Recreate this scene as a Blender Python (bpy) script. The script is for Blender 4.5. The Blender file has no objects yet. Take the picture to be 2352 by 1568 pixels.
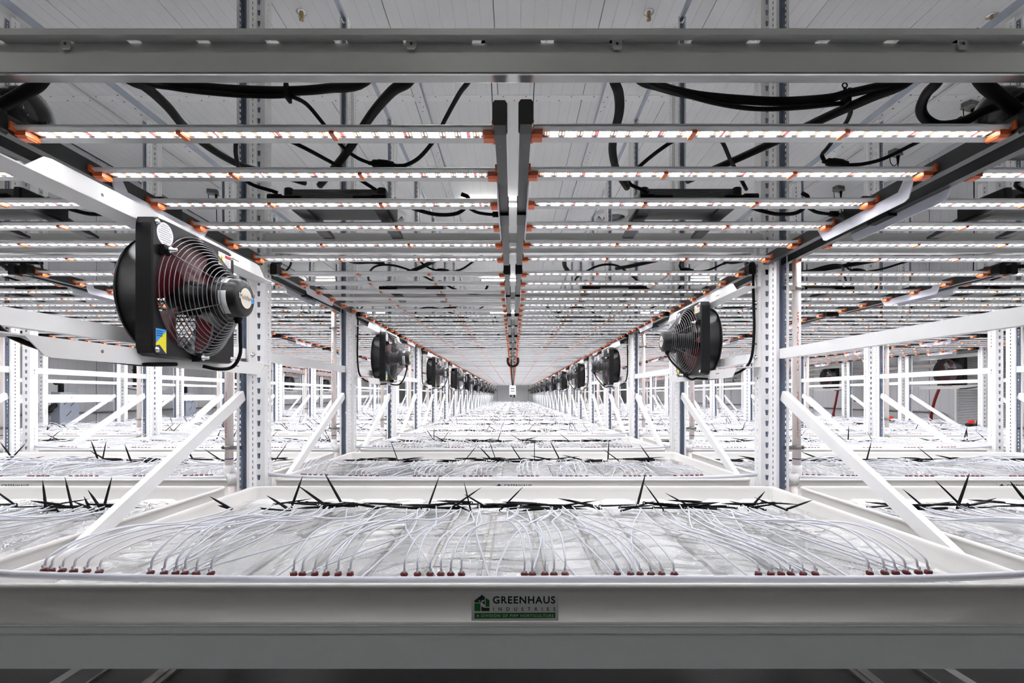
import bpy, math, random
from mathutils import Vector, Matrix, noise
random.seed(7)
PI = math.pi
C = bpy.context.scene.collection
SC = bpy.context.scene

# ------------------------------------------------------------------ camera, world, exposure
CZ = 1.1                      # camera height above the floor
FPX = 17.0 / 36.0 * 2352      # focal length in photo pixels
VX, VY = 1178.0, 908.0        # vanishing point in the photo
cam = bpy.data.cameras.new('camera'); cam.lens = 17.0; cam.sensor_width = 36.0
cam.clip_start = 0.02; cam.clip_end = 200
cam.shift_x = -(VX - 1176) / 2352.0
cam.shift_y = (VY - 784) / 2352.0
co = bpy.data.objects.new('camera', cam); C.objects.link(co)
co.location = (0, 0, CZ); co.rotation_euler = (PI / 2, 0, 0)
SC.camera = co
w = bpy.data.worlds.new('world'); SC.world = w; w.use_nodes = True
w.node_tree.nodes['Background'].inputs[0].default_value = (0.8, 0.85, 1, 1)
w.node_tree.nodes['Background'].inputs[1].default_value = 0.02
SC.view_settings.view_transform = 'Standard'
SC.view_settings.look = 'None'
SC.view_settings.exposure = 0.0
SC.view_settings.gamma = 1.0
SC.view_settings.use_curve_mapping = False
LED_POWER = 61.0
LAMP_POWER = 34.0
cy = SC.cycles
cy.max_bounces = 7; cy.diffuse_bounces = 5; cy.glossy_bounces = 3; cy.transparent_max_bounces = 8
cy.transmission_bounces = 3; cy.sample_clamp_indirect = 15.0; cy.caustics_reflective = False; cy.caustics_refractive = False
cy.use_adaptive_sampling = True; cy.adaptive_threshold = 0.03; cy.use_light_tree = True; cy.use_denoising = True

# ------------------------------------------------------------------ materials
MATS = {}
def new_mat(name):
    m = bpy.data.materials.new(name); m.use_nodes = True
    nt = m.node_tree; b = nt.nodes['Principled BSDF']
    MATS[name] = m
    return m, nt, b
def mat(name, col, rough=0.5, metal=0.0, var=0.04, scale=8.0, bump=0.0, bscale=60.0, coat=0.0, spec=0.5, stretch=None):
    m, nt, b = new_mat(name)
    tc = nt.nodes.new('ShaderNodeTexCoord'); mp = nt.nodes.new('ShaderNodeMapping')
    if stretch: mp.inputs['Scale'].default_value = stretch
    nt.links.new(tc.outputs['Object'], mp.inputs['Vector'])
    n = nt.nodes.new('ShaderNodeTexNoise'); n.inputs['Scale'].default_value = scale; n.inputs['Detail'].default_value = 3
    nt.links.new(mp.outputs[0], n.inputs['Vector'])
    r = nt.nodes.new('ShaderNodeMapRange')
    r.inputs[3].default_value = 1 - var; r.inputs[4].default_value = 1 + var
    nt.links.new(n.outputs[0], r.inputs[0])
    mx = nt.nodes.new('ShaderNodeVectorMath'); mx.operation = 'SCALE'
    mx.inputs[0].default_value = col
    nt.links.new(r.outputs[0], mx.inputs['Scale'])
    nt.links.new(mx.outputs[0], b.inputs['Base Color'])
    b.inputs['Roughness'].default_value = rough; b.inputs['Metallic'].default_value = metal
    b.inputs['Specular IOR Level'].default_value = spec
    if coat:
        b.inputs['Coat Weight'].default_value = coat; b.inputs['Coat Roughness'].default_value = 0.08
    if bump:
        n2 = nt.nodes.new('ShaderNodeTexNoise'); n2.inputs['Scale'].default_value = bscale
        nt.links.new(mp.outputs[0], n2.inputs['Vector'])
        bp = nt.nodes.new('ShaderNodeBump'); bp.inputs['Strength'].default_value = bump; bp.inputs['Distance'].default_value = 0.01
        nt.links.new(n2.outputs[0], bp.inputs['Height']); nt.links.new(bp.outputs[0], b.inputs['Normal'])
    return m
mat('white_steel', (0.85, 0.85, 0.845), 0.38, var=0.03)
mat('tray_plastic', (0.74, 0.725, 0.70), 0.30, var=0.025, scale=3)
mat('tray_floor', (0.87, 0.87, 0.865), 0.2, var=0.03, scale=5, bump=0.15, bscale=14)
mat('deck_paint', (0.94, 0.96, 0.98), 0.35, var=0.03, scale=2)
mat('bracket_paint', (0.76, 0.755, 0.745), 0.4, var=0.02)
mat('channel_shade', (0.05, 0.05, 0.052), 0.6)  # near-black, put in to dim the glow on the LED channel walls
mat('beam_lip', (0.94, 0.94, 0.94), 0.2, metal=0.8, var=0.04, scale=6, bump=0.15, bscale=9)
mat('trim_white', (0.96, 0.96, 0.96), 0.4)
mat('beam_paint', (0.78, 0.785, 0.775), 0.28, var=0.03, scale=2)
mat('black_plastic', (0.006, 0.006, 0.0065), 0.36, var=0.2, spec=0.28)
mat('stake_black', (0.004, 0.004, 0.004), 0.6, spec=0.15)
mat('black_rubber', (0.004, 0.004, 0.004), 0.6, var=0.2, scale=30, spec=0.15)
mat('rail_black', (0.02, 0.021, 0.023), 0.42, var=0.1, scale=40)
mat('aluminium', (0.62, 0.625, 0.63), 0.42, metal=0.45, var=0.05, scale=30)
mat('steel_bright', (0.75, 0.75, 0.74), 0.22, metal=1.0)
mat('steel_dark', (0.30, 0.29, 0.27), 0.4, metal=0.8)
mat('wire_chrome', (0.16, 0.16, 0.165), 0.35, metal=0.6)
mat('orange_plastic', (0.72, 0.14, 0.035), 0.42, var=0.06)
mat('driver_grey', (0.11, 0.114, 0.115), 0.5, metal=0.2)
mat('galvanised', (0.42, 0.46, 0.54), 0.42, metal=0.35, var=0.12, scale=14)
mat('hanger_steel', (0.82, 0.83, 0.92), 0.4)
mat('ceiling_white', (0.70, 0.70, 0.70), 0.5, var=0.02, scale=2)
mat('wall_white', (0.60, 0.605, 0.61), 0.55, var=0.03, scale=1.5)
mat('pvc', (0.78, 0.71, 0.68), 0.35, var=0.03)
mat('pvc_white', (0.84, 0.83, 0.83), 0.3)
mat('hose_white', (0.66, 0.67, 0.74), 0.4)
mat('tube_white', (0.64, 0.65, 0.71), 0.4)
mat('emitter_red', (0.13, 0.008, 0.006), 0.45, spec=0.3)
mat('blade_red', (0.075, 0.004, 0.008), 0.3)
mat('hose_red', (0.22, 0.012, 0.012), 0.45)
mat('seam_dark', (0.10, 0.10, 0.105), 0.7)
mat('sticker_grey', (0.66, 0.67, 0.68), 0.4)
mat('sticker_white', (0.8, 0.8, 0.8), 0.4)
mat('ink_black', (0.01, 0.01, 0.01), 0.5)
mat('ink_grey', (0.35, 0.35, 0.36), 0.5)
mat('ink_green', (0.012, 0.13, 0.022), 0.5)
mat('ink_dark_green', (0.008, 0.03, 0.014), 0.5)
mat('ink_blue', (0.03, 0.30, 0.78), 0.5)
mat('ink_navy', (0.01, 0.015, 0.06), 0.5)
mat('ink_yellow', (0.85, 0.75, 0.02), 0.5)
mat('ink_red', (0.5, 0.03, 0.02), 0.5)
mat('ink_purple', (0.12, 0.05, 0.2), 0.5)
mat('logo_cream', (0.72, 0.66, 0.56), 0.4)
mat('motor_black', (0.008, 0.008, 0.0085), 0.34, var=0.15, spec=0.35)
mat('brass', (0.35, 0.26, 0.12), 0.4, metal=0.9)
mat('rail_steel', (0.30, 0.29, 0.27), 0.45, metal=0.5, var=0.2, scale=20)
mat('signal_red', (0.8, 0.02, 0.01), 0.4)

def floor_mat():
    m, nt, b = new_mat('floor_epoxy')
    tc = nt.nodes.new('ShaderNodeTexCoord')
    n = nt.nodes.new('ShaderNodeTexNoise'); n.inputs['Scale'].default_value = 3
    nt.links.new(tc.outputs['Object'], n.inputs['Vector'])
    cr = nt.nodes.new('ShaderNodeValToRGB')
    cr.color_ramp.elements[0].color = (0.035, 0.036, 0.037, 1); cr.color_ramp.elements[1].color = (0.06, 0.061, 0.062, 1)
    nt.links.new(n.outputs[0], cr.inputs[0]); nt.links.new(cr.outputs[0], b.inputs['Base Color'])
    n2 = nt.nodes.new('ShaderNodeTexNoise'); n2.inputs['Scale'].default_value = 160
    nt.links.new(tc.outputs['Object'], n2.inputs['Vector'])
    bp = nt.nodes.new('ShaderNodeBump'); bp.inputs['Strength'].default_value = 0.25; bp.inputs['Distance'].default_value = 0.004
    nt.links.new(n2.outputs[0], bp.inputs['Height']); nt.links.new(bp.outputs[0], b.inputs['Normal'])
    b.inputs['Roughness'].default_value = 0.3
floor_mat()

def ribbed_mat(name, col, axis, pitch, rough=0.5):
    """painted insulated panel with fine pressed ribs that run along the panel"""
    m, nt, b = new_mat(name)
    tc = nt.nodes.new('ShaderNodeTexCoord'); sp = nt.nodes.new('ShaderNodeSeparateXYZ')
    nt.links.new(tc.outputs['Object'], sp.inputs[0])
    d = nt.nodes.new('ShaderNodeMath'); d.operation = 'DIVIDE'; d.inputs[1].default_value = pitch
    nt.links.new(sp.outputs[axis], d.inputs[0])
    f = nt.nodes.new('ShaderNodeMath'); f.operation = 'PINGPONG'; f.inputs[1].default_value = 0.5
    nt.links.new(d.outputs[0], f.inputs[0])
    r = nt.nodes.new('ShaderNodeMapRange'); r.inputs[1].default_value = 0.0; r.inputs[2].default_value = 0.06
    nt.links.new(f.outputs[0], r.inputs[0])
    bp = nt.nodes.new('ShaderNodeBump'); bp.inputs['Strength'].default_value = 0.5; bp.inputs['Distance'].default_value = 0.004
    nt.links.new(r.outputs[0], bp.inputs['Height']); nt.links.new(bp.outputs[0], b.inputs['Normal'])
    n = nt.nodes.new('ShaderNodeTexNoise'); n.inputs['Scale'].default_value = 0.8
    nt.links.new(tc.outputs['Object'], n.inputs['Vector'])
    mr = nt.nodes.new('ShaderNodeMapRange'); mr.inputs[3].default_value = 0.96; mr.inputs[4].default_value = 1.03
    nt.links.new(n.outputs[0], mr.inputs[0])
    gm = nt.nodes.new('ShaderNodeMapRange'); gm.inputs[3].default_value = 0.91; gm.inputs[4].default_value = 1.0
    nt.links.new(r.outputs[0], gm.inputs[0])
    mu = nt.nodes.new('ShaderNodeMath'); mu.operation = 'MULTIPLY'
    nt.links.new(mr.outputs[0], mu.inputs[0]); nt.links.new(gm.outputs[0], mu.inputs[1])
    vm = nt.nodes.new('ShaderNodeVectorMath'); vm.operation = 'SCALE'; vm.inputs[0].default_value = col
    nt.links.new(mu.outputs[0], vm.inputs['Scale']); nt.links.new(vm.outputs[0], b.inputs['Base Color'])
    b.inputs['Roughness'].default_value = rough
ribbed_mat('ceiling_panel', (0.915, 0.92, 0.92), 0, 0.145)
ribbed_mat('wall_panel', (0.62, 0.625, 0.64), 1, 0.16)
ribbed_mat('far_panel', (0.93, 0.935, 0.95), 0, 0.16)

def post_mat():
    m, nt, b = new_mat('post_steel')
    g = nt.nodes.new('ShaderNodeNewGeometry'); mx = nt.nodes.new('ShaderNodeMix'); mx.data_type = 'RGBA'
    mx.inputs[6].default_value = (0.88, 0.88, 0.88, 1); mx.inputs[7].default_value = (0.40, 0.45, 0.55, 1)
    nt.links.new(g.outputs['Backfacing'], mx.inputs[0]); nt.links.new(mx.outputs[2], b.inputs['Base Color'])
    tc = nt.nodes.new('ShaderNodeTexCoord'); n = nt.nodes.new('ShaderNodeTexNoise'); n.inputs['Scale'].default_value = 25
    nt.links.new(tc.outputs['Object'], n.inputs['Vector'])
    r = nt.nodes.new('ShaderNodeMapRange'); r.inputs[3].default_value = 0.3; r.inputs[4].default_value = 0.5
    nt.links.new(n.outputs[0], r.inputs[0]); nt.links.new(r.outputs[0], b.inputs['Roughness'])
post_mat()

def led_mat(name, power):
    """a strip of close-set diodes: cool white, warm white and, every 0.157 m, a deep red one"""
    m, nt, b = new_mat(name)
    L = nt.links.new
    def M(op, a=None, bb=None, c=None):
        n = nt.nodes.new('ShaderNodeMath'); n.operation = op
        for i, v in enumerate((a, bb, c)):
            if v is None: continue
            if isinstance(v, (int, float)): n.inputs[i].default_value = v
            else: L(v, n.inputs[i])
        return n.outputs[0]
    tc = nt.nodes.new('ShaderNodeTexCoord'); sp = nt.nodes.new('ShaderNodeSeparateXYZ')
    L(tc.outputs['Object'], sp.inputs[0])
    x = M('DIVIDE', sp.outputs[0], 0.0076)
    idx = M('FLOOR', x); fr = M('FRACT', x)
    chip = M('MULTIPLY', M('GREATER_THAN', fr, 0.16), M('LESS_THAN', fr, 0.84))
    k9 = M('MULTIPLY', M('FRACT', M('DIVIDE', M('ADD', idx, 900.5), 11.0)), 11.0)
    warm = M('ADD', M('LESS_THAN', M('ABSOLUTE', M('SUBTRACT', k9, 3.0)), 1.1), M('LESS_THAN', M('ABSOLUTE', M('SUBTRACT', k9, 8.0)), 1.1))
    rx = M('ABSOLUTE', M('SUBTRACT', M('FRACT', M('DIVIDE', M('ADD', sp.outputs[0], 0.03), 0.157)), 0.5))
    red = M('LESS_THAN', rx, 0.025)
    c1 = nt.nodes.new('ShaderNodeMix'); c1.data_type = 'RGBA'
    c1.inputs[6].default_value = (0.985, 1.0, 1.045, 1); c1.inputs[7].default_value = (1.6 / power, 0.96 / power, 0.73 / power, 1)
    L(warm, c1.inputs[0])
    c2 = nt.nodes.new('ShaderNodeMix'); c2.data_type = 'RGBA'
    c2.inputs[7].default_value = (1.3 / power, 0.06 / power, 0.14 / power, 1)
    L(red, c2.inputs[0]); L(c1.outputs[2], c2.inputs[6])
    st = M('ADD', M('MULTIPLY', chip, power), 0.35)  # constant part paints a faint glow into the gaps between diodes
    L(c2.outputs[2], b.inputs['Emission Color']); L(st, b.inputs['Emission Strength'])
    b.inputs['Base Color'].default_value = (0.8, 0.8, 0.8, 1); b.inputs['Roughness'].default_value = 0.5
    b.inputs['Specular IOR Level'].default_value = 0.1
led_mat('led_lit', LED_POWER)
mat('led_off', (0.93, 0.93, 0.92), 0.35)
def emit_mat(name, col, power):
    m, nt, b = new_mat(name)
    b.inputs['Base Color'].default_value = (0.8, 0.8, 0.78, 1)
    b.inputs['Emission Color'].default_value = (*col, 1); b.inputs['Emission Strength'].default_value = power
emit_mat('lamp_glow', (1.0, 0.98, 0.92), LAMP_POWER)

def film_mat():
    m, nt, b = new_mat('clear_film')
    out = nt.nodes['Material Output']
    tr = nt.nodes.new('ShaderNodeBsdfTransparent'); tr.inputs[0].default_value = (1, 1, 1, 1)
    gl = nt.nodes.new('ShaderNodeBsdfGlossy'); gl.inputs['Roughness'].default_value = 0.035
    tc = nt.nodes.new('ShaderNodeTexCoord'); mp = nt.nodes.new('ShaderNodeMapping')
    mp.inputs['Scale'].default_value = (26, 9, 10); mp.inputs['Rotation'].default_value = (0, 0, 0.5)
    n = nt.nodes.new('ShaderNodeTexNoise'); n.inputs['Scale'].default_value = 1.0; n.inputs['Detail'].default_value = 4
    nt.links.new(tc.outputs['Object'], mp.inputs[0]); nt.links.new(mp.outputs[0], n.inputs['Vector'])
    bp = nt.nodes.new('ShaderNodeBump'); bp.inputs['Strength'].default_value = 0.35; bp.inputs['Distance'].default_value = 0.006
    nt.links.new(n.outputs[0], bp.inputs['Height'])
    nt.links.new(bp.outputs[0], gl.inputs['Normal'])
    fr = nt.nodes.new('ShaderNodeFresnel'); fr.inputs[0].default_value = 1.5
    nt.links.new(bp.outputs[0], fr.inputs['Normal'])
    ad = nt.nodes.new('ShaderNodeMath'); ad.operation = 'MULTIPLY_ADD'; ad.inputs[1].default_value = 0.9; ad.inputs[2].default_value = 0.03
    nt.links.new(fr.outputs[0], ad.inputs[0])
    mx = nt.nodes.new('ShaderNodeMixShader')
    nt.links.new(ad.outputs[0], mx.inputs[0]); nt.links.new(tr.outputs[0], mx.inputs[1]); nt.links.new(gl.outputs[0], mx.inputs[2])
    nt.links.new(mx.outputs[0], out.inputs[0])
film_mat()
def clear_mat():
    m, nt, b = new_mat('clear_plastic')
    out = nt.nodes['Material Output']
    tr = nt.nodes.new('ShaderNodeBsdfTransparent'); tr.inputs[0].default_value = (0.85, 0.85, 0.87, 1)
    gl = nt.nodes.new('ShaderNodeBsdfGlossy'); gl.inputs['Roughness'].default_value = 0.1
    fr = nt.nodes.new('ShaderNodeFresnel'); fr.inputs[0].default_value = 1.5
    mx = nt.nodes.new('ShaderNodeMixShader')
    nt.links.new(fr.outputs[0], mx.inputs[0]); nt.links.new(tr.outputs[0], mx.inputs[1]); nt.links.new(gl.outputs[0], mx.inputs[2])
    nt.links.new(mx.outputs[0], out.inputs[0])
clear_mat()

# ------------------------------------------------------------------ mesh builder
class MB:
    def __init__(s): s.v = []; s.f = []; s.s = []
    def face(s, idx, smooth=False): s.f.append(tuple(idx)); s.s.append(smooth)
    def add(s, verts, faces, smooth=False):
        o = len(s.v); s.v.extend(tuple(p) for p in verts)
        for f in faces: s.face([i + o for i in f], smooth)
        return s
    def quad(s, a, b, c, d): return s.add([a, b, c, d], [(0, 1, 2, 3)])
    def box(s, x0, x1, y0, y1, z0, z1):
        x0, x1 = min(x0, x1), max(x0, x1); y0, y1 = min(y0, y1), max(y0, y1); z0, z1 = min(z0, z1), max(z0, z1)
        v = [(x0, y0, z0), (x1, y0, z0), (x1, y1, z0), (x0, y1, z0), (x0, y0, z1), (x1, y0, z1), (x1, y1, z1), (x0, y1, z1)]
        return s.add(v, [(0, 3, 2, 1), (4, 5, 6, 7), (0, 1, 5, 4), (1, 2, 6, 5), (2, 3, 7, 6), (3, 0, 4, 7)])
    def prism(s, pts, fn0, fn1):
        """polygon pts (2-D) placed by fn0 and fn1 (two 2-D -> 3-D maps), closed into a solid"""
        n = len(pts)
        v = [fn0(*p) for p in pts] + [fn1(*p) for p in pts]
        return s.add(v, [tuple(range(n - 1, -1, -1)), tuple(range(n, 2 * n))] + [(i, (i + 1) % n, n + (i + 1) % n, n + i) for i in range(n)])
    def cbox(s, x0, x1, y0, y1, z0, z1, c):
        """box with all upright edges cut by c and the top edge chamfered"""
        def ring(k, z):
            return [(x0 + c + k, y0 + k, z), (x1 - c - k, y0 + k, z), (x1 - k, y0 + c + k, z), (x1 - k, y1 - c - k, z),
                    (x1 - c - k, y1 - k, z), (x0 + c + k, y1 - k, z), (x0 + k, y1 - c - k, z), (x0 + k, y0 + c + k, z)]
        v = ring(0, z0) + ring(0, z1 - c * 0.6) + ring(c * 0.6, z1)
        f = [tuple(range(7, -1, -1)), tuple(range(16, 24))]
        for r in (0, 8):
            f += [(r + i, r + (i + 1) % 8, r + 8 + (i + 1) % 8, r + 8 + i) for i in range(8)]
        return s.add(v, f)
    def tube(s, pts, r, n=8, cap=True):
        P = [Vector(p) for p in pts]; m = len(P)
        R = r if isinstance(r, (list, tuple)) else [r] * m
        T = []
        for i in range(m):
            t = P[min(i + 1, m - 1)] - P[max(i - 1, 0)]
            T.append(t.normalized() if t.length > 1e-9 else Vector((0, 0, 1)))
        up = Vector((0, 0, 1)) if abs(T[0].z) < 0.9 else Vector((1, 0, 0))
        u = T[0].cross(up).normalized(); verts = []
        for i in range(m):
            u = (u - T[i] * u.dot(T[i]));
            u = u.normalized() if u.length > 1e-6 else T[i].orthogonal().normalized()
            q = T[i].cross(u)
            for k in range(n):
                a = 2 * PI * k / n
                verts.append(P[i] + (u * math.cos(a) + q * math.sin(a)) * R[i])
        o = len(s.v); s.v.extend(tuple(p) for p in verts)
        for i in range(m - 1):
            for k in range(n):
                a, b = o + i * n + k, o + i * n + (k + 1) % n
                s.face((a, b, b + n, a + n), True)
        if cap:
            s.face([o + k for k in range(n - 1, -1, -1)]); s.face([o + (m - 1) * n + k for k in range(n)])
        return s
    def lathe(s, prof, c, ax='x', n=24, close=False, sharp=()):
        """profile of (radius, height along the axis)"""
        o = len(s.v); m = len(prof)
        for r, h in prof:
            for k in range(n):
                a = 2 * PI * k / n; p, q = r * math.cos(a), r * math.sin(a)
                d = {'x': (h, p, q), 'y': (q, h, p), 'z': (p, q, h)}[ax]
                s.v.append((c[0] + d[0], c[1] + d[1], c[2] + d[2]))
        for i in range(m - 1 + (1 if close else 0)):
            for k in range(n):
                a, b = o + i * n + k, o + i * n + (k + 1) % n
                a2, b2 = o + ((i + 1) % m) * n + k, o + ((i + 1) % m) * n + (k + 1) % n
                s.face((a, b, b2, a2), i not in sharp)
        return s
    def disc(s, c, r, ax='x', n=24, sgn=1):
        o = len(s.v)
        for k in range(n):
            a = 2 * PI * k / n * sgn; p, q = r * math.cos(a), r * math.sin(a)
            d = {'x': (0, p, q), 'y': (q, 0, p), 'z': (p, q, 0)}[ax]
            s.v.append((c[0] + d[0], c[1] + d[1], c[2] + d[2]))
        s.face([o + k for k in range(n)]); return s
    def torus(s, c, R, r, ax='x', n=32, m=5):
        prof = [(R + r * math.cos(2 * PI * j / m), r * math.sin(2 * PI * j / m)) for j in range(m)]
        return s.lathe(prof, c, ax, n, close=True)
    def merge(s, o):
        k = len(s.v); s.v.extend(o.v); s.f.extend(tuple(i + k for i in f) for f in o.f); s.s.extend(o.s); return s
    def xf(s, M):
        s.v = [tuple(M @ Vector(p)) for p in s.v]; return s
    def moved(s, dx=0, dy=0, dz=0):
        t = MB(); t.v = [(a + dx, b + dy, c + dz) for a, b, c in s.v]; t.f = list(s.f); t.s = list(s.s); return t
    def mesh(s, name, mats, mi=None):
        me = bpy.data.meshes.new(name); me.from_pydata(s.v, [], s.f)
        me.polygons.foreach_set('use_smooth', s.s)
        for m in mats: me.materials.append(MATS[m])
        if mi: me.polygons.foreach_set('material_index', mi)
        me.update(); return me

def spline(pts, n=6):
    """Catmull-Rom through the points"""
    P = [Vector(p) for p in pts]; P = [P[0] * 2 - P[1]] + P + [P[-1] * 2 - P[-2]]; out = []
    for i in range(1, len(P) - 2):
        a, b, c, d = P[i - 1:i + 3]
        for k in range(n):
            t = k / n
            out.append(0.5 * ((2 * b) + (c - a) * t + (2 * a - 5 * b + 4 * c - d) * t * t + (3 * b - a - 3 * c + d) * t ** 3))
    out.append(P[-2]); return out

def link(name, data, parent=None, loc=None, rot=None):
    o = bpy.data.objects.new(name, data); C.objects.link(o)
    if parent is not None: o.parent = parent
    if loc is not None: o.location = loc
    if rot is not None: o.rotation_euler = rot
    return o
def tag(o, label, cat, group=None, kind=None):
    if label: o['label'] = label
    if cat: o['category'] = cat
    if group: o['group'] = group
    if kind: o['kind'] = kind
    return o

class Proto:
    """a thing kept as its parts; full() links one object per part, flat() one mesh for copies too small to show parts"""
    def __init__(s, name): s.name = name; s.parts = []; s.cache = {}; s.flatmesh = None
    def add(s, name, mb, m, parent=None, label=None, kind=None, flat=True):
        s.parts.append((name, mb, m, parent, label, kind, flat)); return len(s.parts) - 1
    def full(s, loc, rotz, label, cat, group=None, swap=None):
        root = link(s.name, None, None, loc, (0, 0, rotz)); root.empty_display_size = 0.1
        tag(root, label, cat, group); made = []
        for i, (nm, mb, m, par, lab, kind, fl) in enumerate(s.parts):
            mm = (swap or {}).get(m, m); key = (i, mm)
            if key not in s.cache: s.cache[key] = mb.mesh(nm, [mm])
            o = link(nm, s.cache[key], root if par is None else made[par])
            if lab: o['label'] = lab
            if kind: o['kind'] = kind
            made.append(o)
        return root
    def flat(s, loc, rotz, label, cat, group=None):
        if s.flatmesh is None:
            t = MB(); ms = []; mi = []
            for nm, mb, m, par, lab, kind, fl in s.parts:
                if not fl: continue
                if m not in ms: ms.append(m)
                mi += [ms.index(m)] * len(mb.f); t.merge(mb)
            s.flatmesh = t.mesh(s.name, ms, mi)
        return tag(link(s.name, s.flatmesh, None, loc, (0, 0, rotz)), label, cat, group)

def text_mb(txt, x0, x1, y0, y1, spacing=1.0, bold=0.0):
    """flat lettering filled into the box (x0..x1, y0..y1), z = 0"""
    cu = bpy.data.curves.new('lettering', 'FONT'); cu.body = txt; cu.space_character = spacing; cu.resolution_u = 3; cu.offset = bold
    ob = bpy.data.objects.new('lettering', cu); C.objects.link(ob)
    dg = bpy.context.evaluated_depsgraph_get(); me = bpy.data.meshes.new_from_object(ob.evaluated_get(dg))
    V = [v.co.copy() for v in me.vertices]; F = [tuple(p.vertices) for p in me.polygons]
    bpy.data.objects.remove(ob); bpy.data.curves.remove(cu); bpy.data.meshes.remove(me)
    t = MB()
    if not V: return t
    ax, bx = min(v.x for v in V), max(v.x for v in V); ay, by = min(v.y for v in V), max(v.y for v in V)
    t.add([(x0 + (v.x - ax) / (bx - ax) * (x1 - x0), y0 + (v.y - ay) / max(by - ay, 1e-6) * (y1 - y0), 0) for v in V], F)
    return t

ORD = ('first second third fourth fifth sixth seventh eighth ninth tenth eleventh twelfth thirteenth fourteenth fifteenth sixteenth '
       'seventeenth eighteenth nineteenth twentieth twenty-first twenty-second twenty-third twenty-fourth').split()
ROW = {-2: 'outer left row', -1: 'inner left row', 0: 'centre row', 1: 'inner right row', 2: 'outer right row'}
LINE = {-3: 'outer left post line', -2: 'middle left post line', -1: 'inner left post line',
        1: 'inner right post line', 2: 'middle right post line', 3: 'outer right post line'}
P = 1.367                     # rack pitch along the room
RP = 2.55                     # row pitch across the room
NR = {0: 22, 1: 19, 2: 17}    # racks built in a row
def world(px, py, d):         # a point seen at photo pixel (px, py), d metres from the camera
    return ((px - VX) * d / FPX, d, CZ - (py - VY) * d / FPX)
# ------------------------------------------------------------------ the room
XW, YB, YF, HC = 7.2, -4.6, 32.2, CZ + 4.1
def structure(name, mb, m, parent=None, loc=None):
    o = link(name, mb.mesh(name, [m]), parent, loc)
    if parent is None: o['kind'] = 'structure'
    return o
structure('floor', MB().box(-XW - .2, XW + .2, YB - .2, YF + .2, -0.2, 0), 'floor_epoxy')
ceil = structure('ceiling', MB().box(-XW - .2, XW + .2, YB - .2, YF + .2, HC + .012, HC + .2), 'seam_dark')
pan_w = 1.16
cuts = [YB, 6.67, 19.3, YF]
cp = {}
for i in range(-7, 7):
    x0 = -.205 + pan_w * i; x1 = x0 + pan_w
    x0, x1 = max(x0, -XW), min(x1, XW)
    if x1 - x0 < .05: continue
    for a, b in zip(cuts, cuts[1:]):
        key = (round(x1 - x0, 3), a)
        if key not in cp:
            hw = (x1 - x0) / 2 - .004
            cp[key] = MB().box(-hw, hw, a + .004, b - .004, 0, .03).mesh('ceiling_panel', ['ceiling_panel'])
        link('ceiling_panel', cp[key], ceil, ((x0 + x1) / 2, 0, HC - .0))
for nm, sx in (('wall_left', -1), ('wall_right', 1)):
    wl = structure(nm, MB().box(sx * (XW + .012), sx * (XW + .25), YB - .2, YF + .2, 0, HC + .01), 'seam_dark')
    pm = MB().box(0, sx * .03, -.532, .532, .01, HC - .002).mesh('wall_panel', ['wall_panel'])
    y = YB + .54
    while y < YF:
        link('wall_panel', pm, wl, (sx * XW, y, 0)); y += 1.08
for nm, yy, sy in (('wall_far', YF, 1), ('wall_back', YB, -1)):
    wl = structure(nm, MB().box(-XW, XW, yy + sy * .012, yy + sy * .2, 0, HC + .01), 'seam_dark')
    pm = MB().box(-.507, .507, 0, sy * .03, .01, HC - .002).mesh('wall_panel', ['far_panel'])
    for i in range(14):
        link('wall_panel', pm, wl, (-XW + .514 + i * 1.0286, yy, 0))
# joint cover across the ceiling, fixed by two rows of screws
tr = structure('trim_1', MB().box(-XW + .03, XW - .03, 6.60, 6.735, HC - .006, HC), 'trim_white')
sc = MB()
for i in range(46):
    sc.lathe([(.008, 0), (.008, -.006), (.001, -.008)], (-6.95 + i * .31, 6.622, HC - .006), 'z', 8)
    sc.lathe([(.008, 0), (.008, -.006), (.001, -.008)], (-6.80 + i * .31, 6.713, HC - .006), 'z', 8)
o = link('screw_heads', sc.mesh('screw_heads', ['steel_dark']), tr); o['kind'] = 'stuff'
# steel tracks let into the floor under the racks
fm = MB().box(-.036, .036, -2.6, 31, 0, .012).box(-.012, .012, -2.6, 31, .012, .018).mesh('floor_track', ['rail_steel'])
for x, l in ((-1.372, 'inner steel floor track under the rack, left of the camera'), (-1.646, 'outer steel floor track under the rack, left of the camera'),
             (1.372, 'inner steel floor track under the rack, right of the camera'), (1.646, 'outer steel floor track under the rack, right of the camera')):
    tag(link('floor_track', fm, None, (x, 0, 0)), l, 'floor track', 'floor tracks')

# linear lamps on the ceiling
pl = Proto('ceiling_lamp')
pl.add('housing', MB().prism([(-.055, 0), (.055, 0), (.045, -.05), (-.045, -.05)], lambda a, b: (-.63, a, b), lambda a, b: (.63, a, b)), 'white_steel')
pl.add('diffuser', MB().prism([(-.04, -.0505), (.04, -.0505), (.034, -.085), (-.034, -.085)], lambda a, b: (-.60, a, b), lambda a, b: (.60, a, b)), 'lamp_glow')
for sx in (-1, 1):
    pl.add('end_cap', MB().box(sx * .60, sx * .645, -.042, .042, -.09, -.052), 'driver_grey')
for xi, (x, nm) in enumerate(((-.5, 'over the centre row'), (6.5, 'along the right wall'), (-6.5, 'along the left wall'))):
    for k in range(6):
        d = 10.25 + 6.68 * (k - 2)
        if d > 30 or (xi and k == 2): continue
        pl.full((x, d, HC), 0, f'{ORD[k]} slim white ceiling lamp from the back wall, {nm}', 'lamp', 'linear ceiling lamps')

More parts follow.
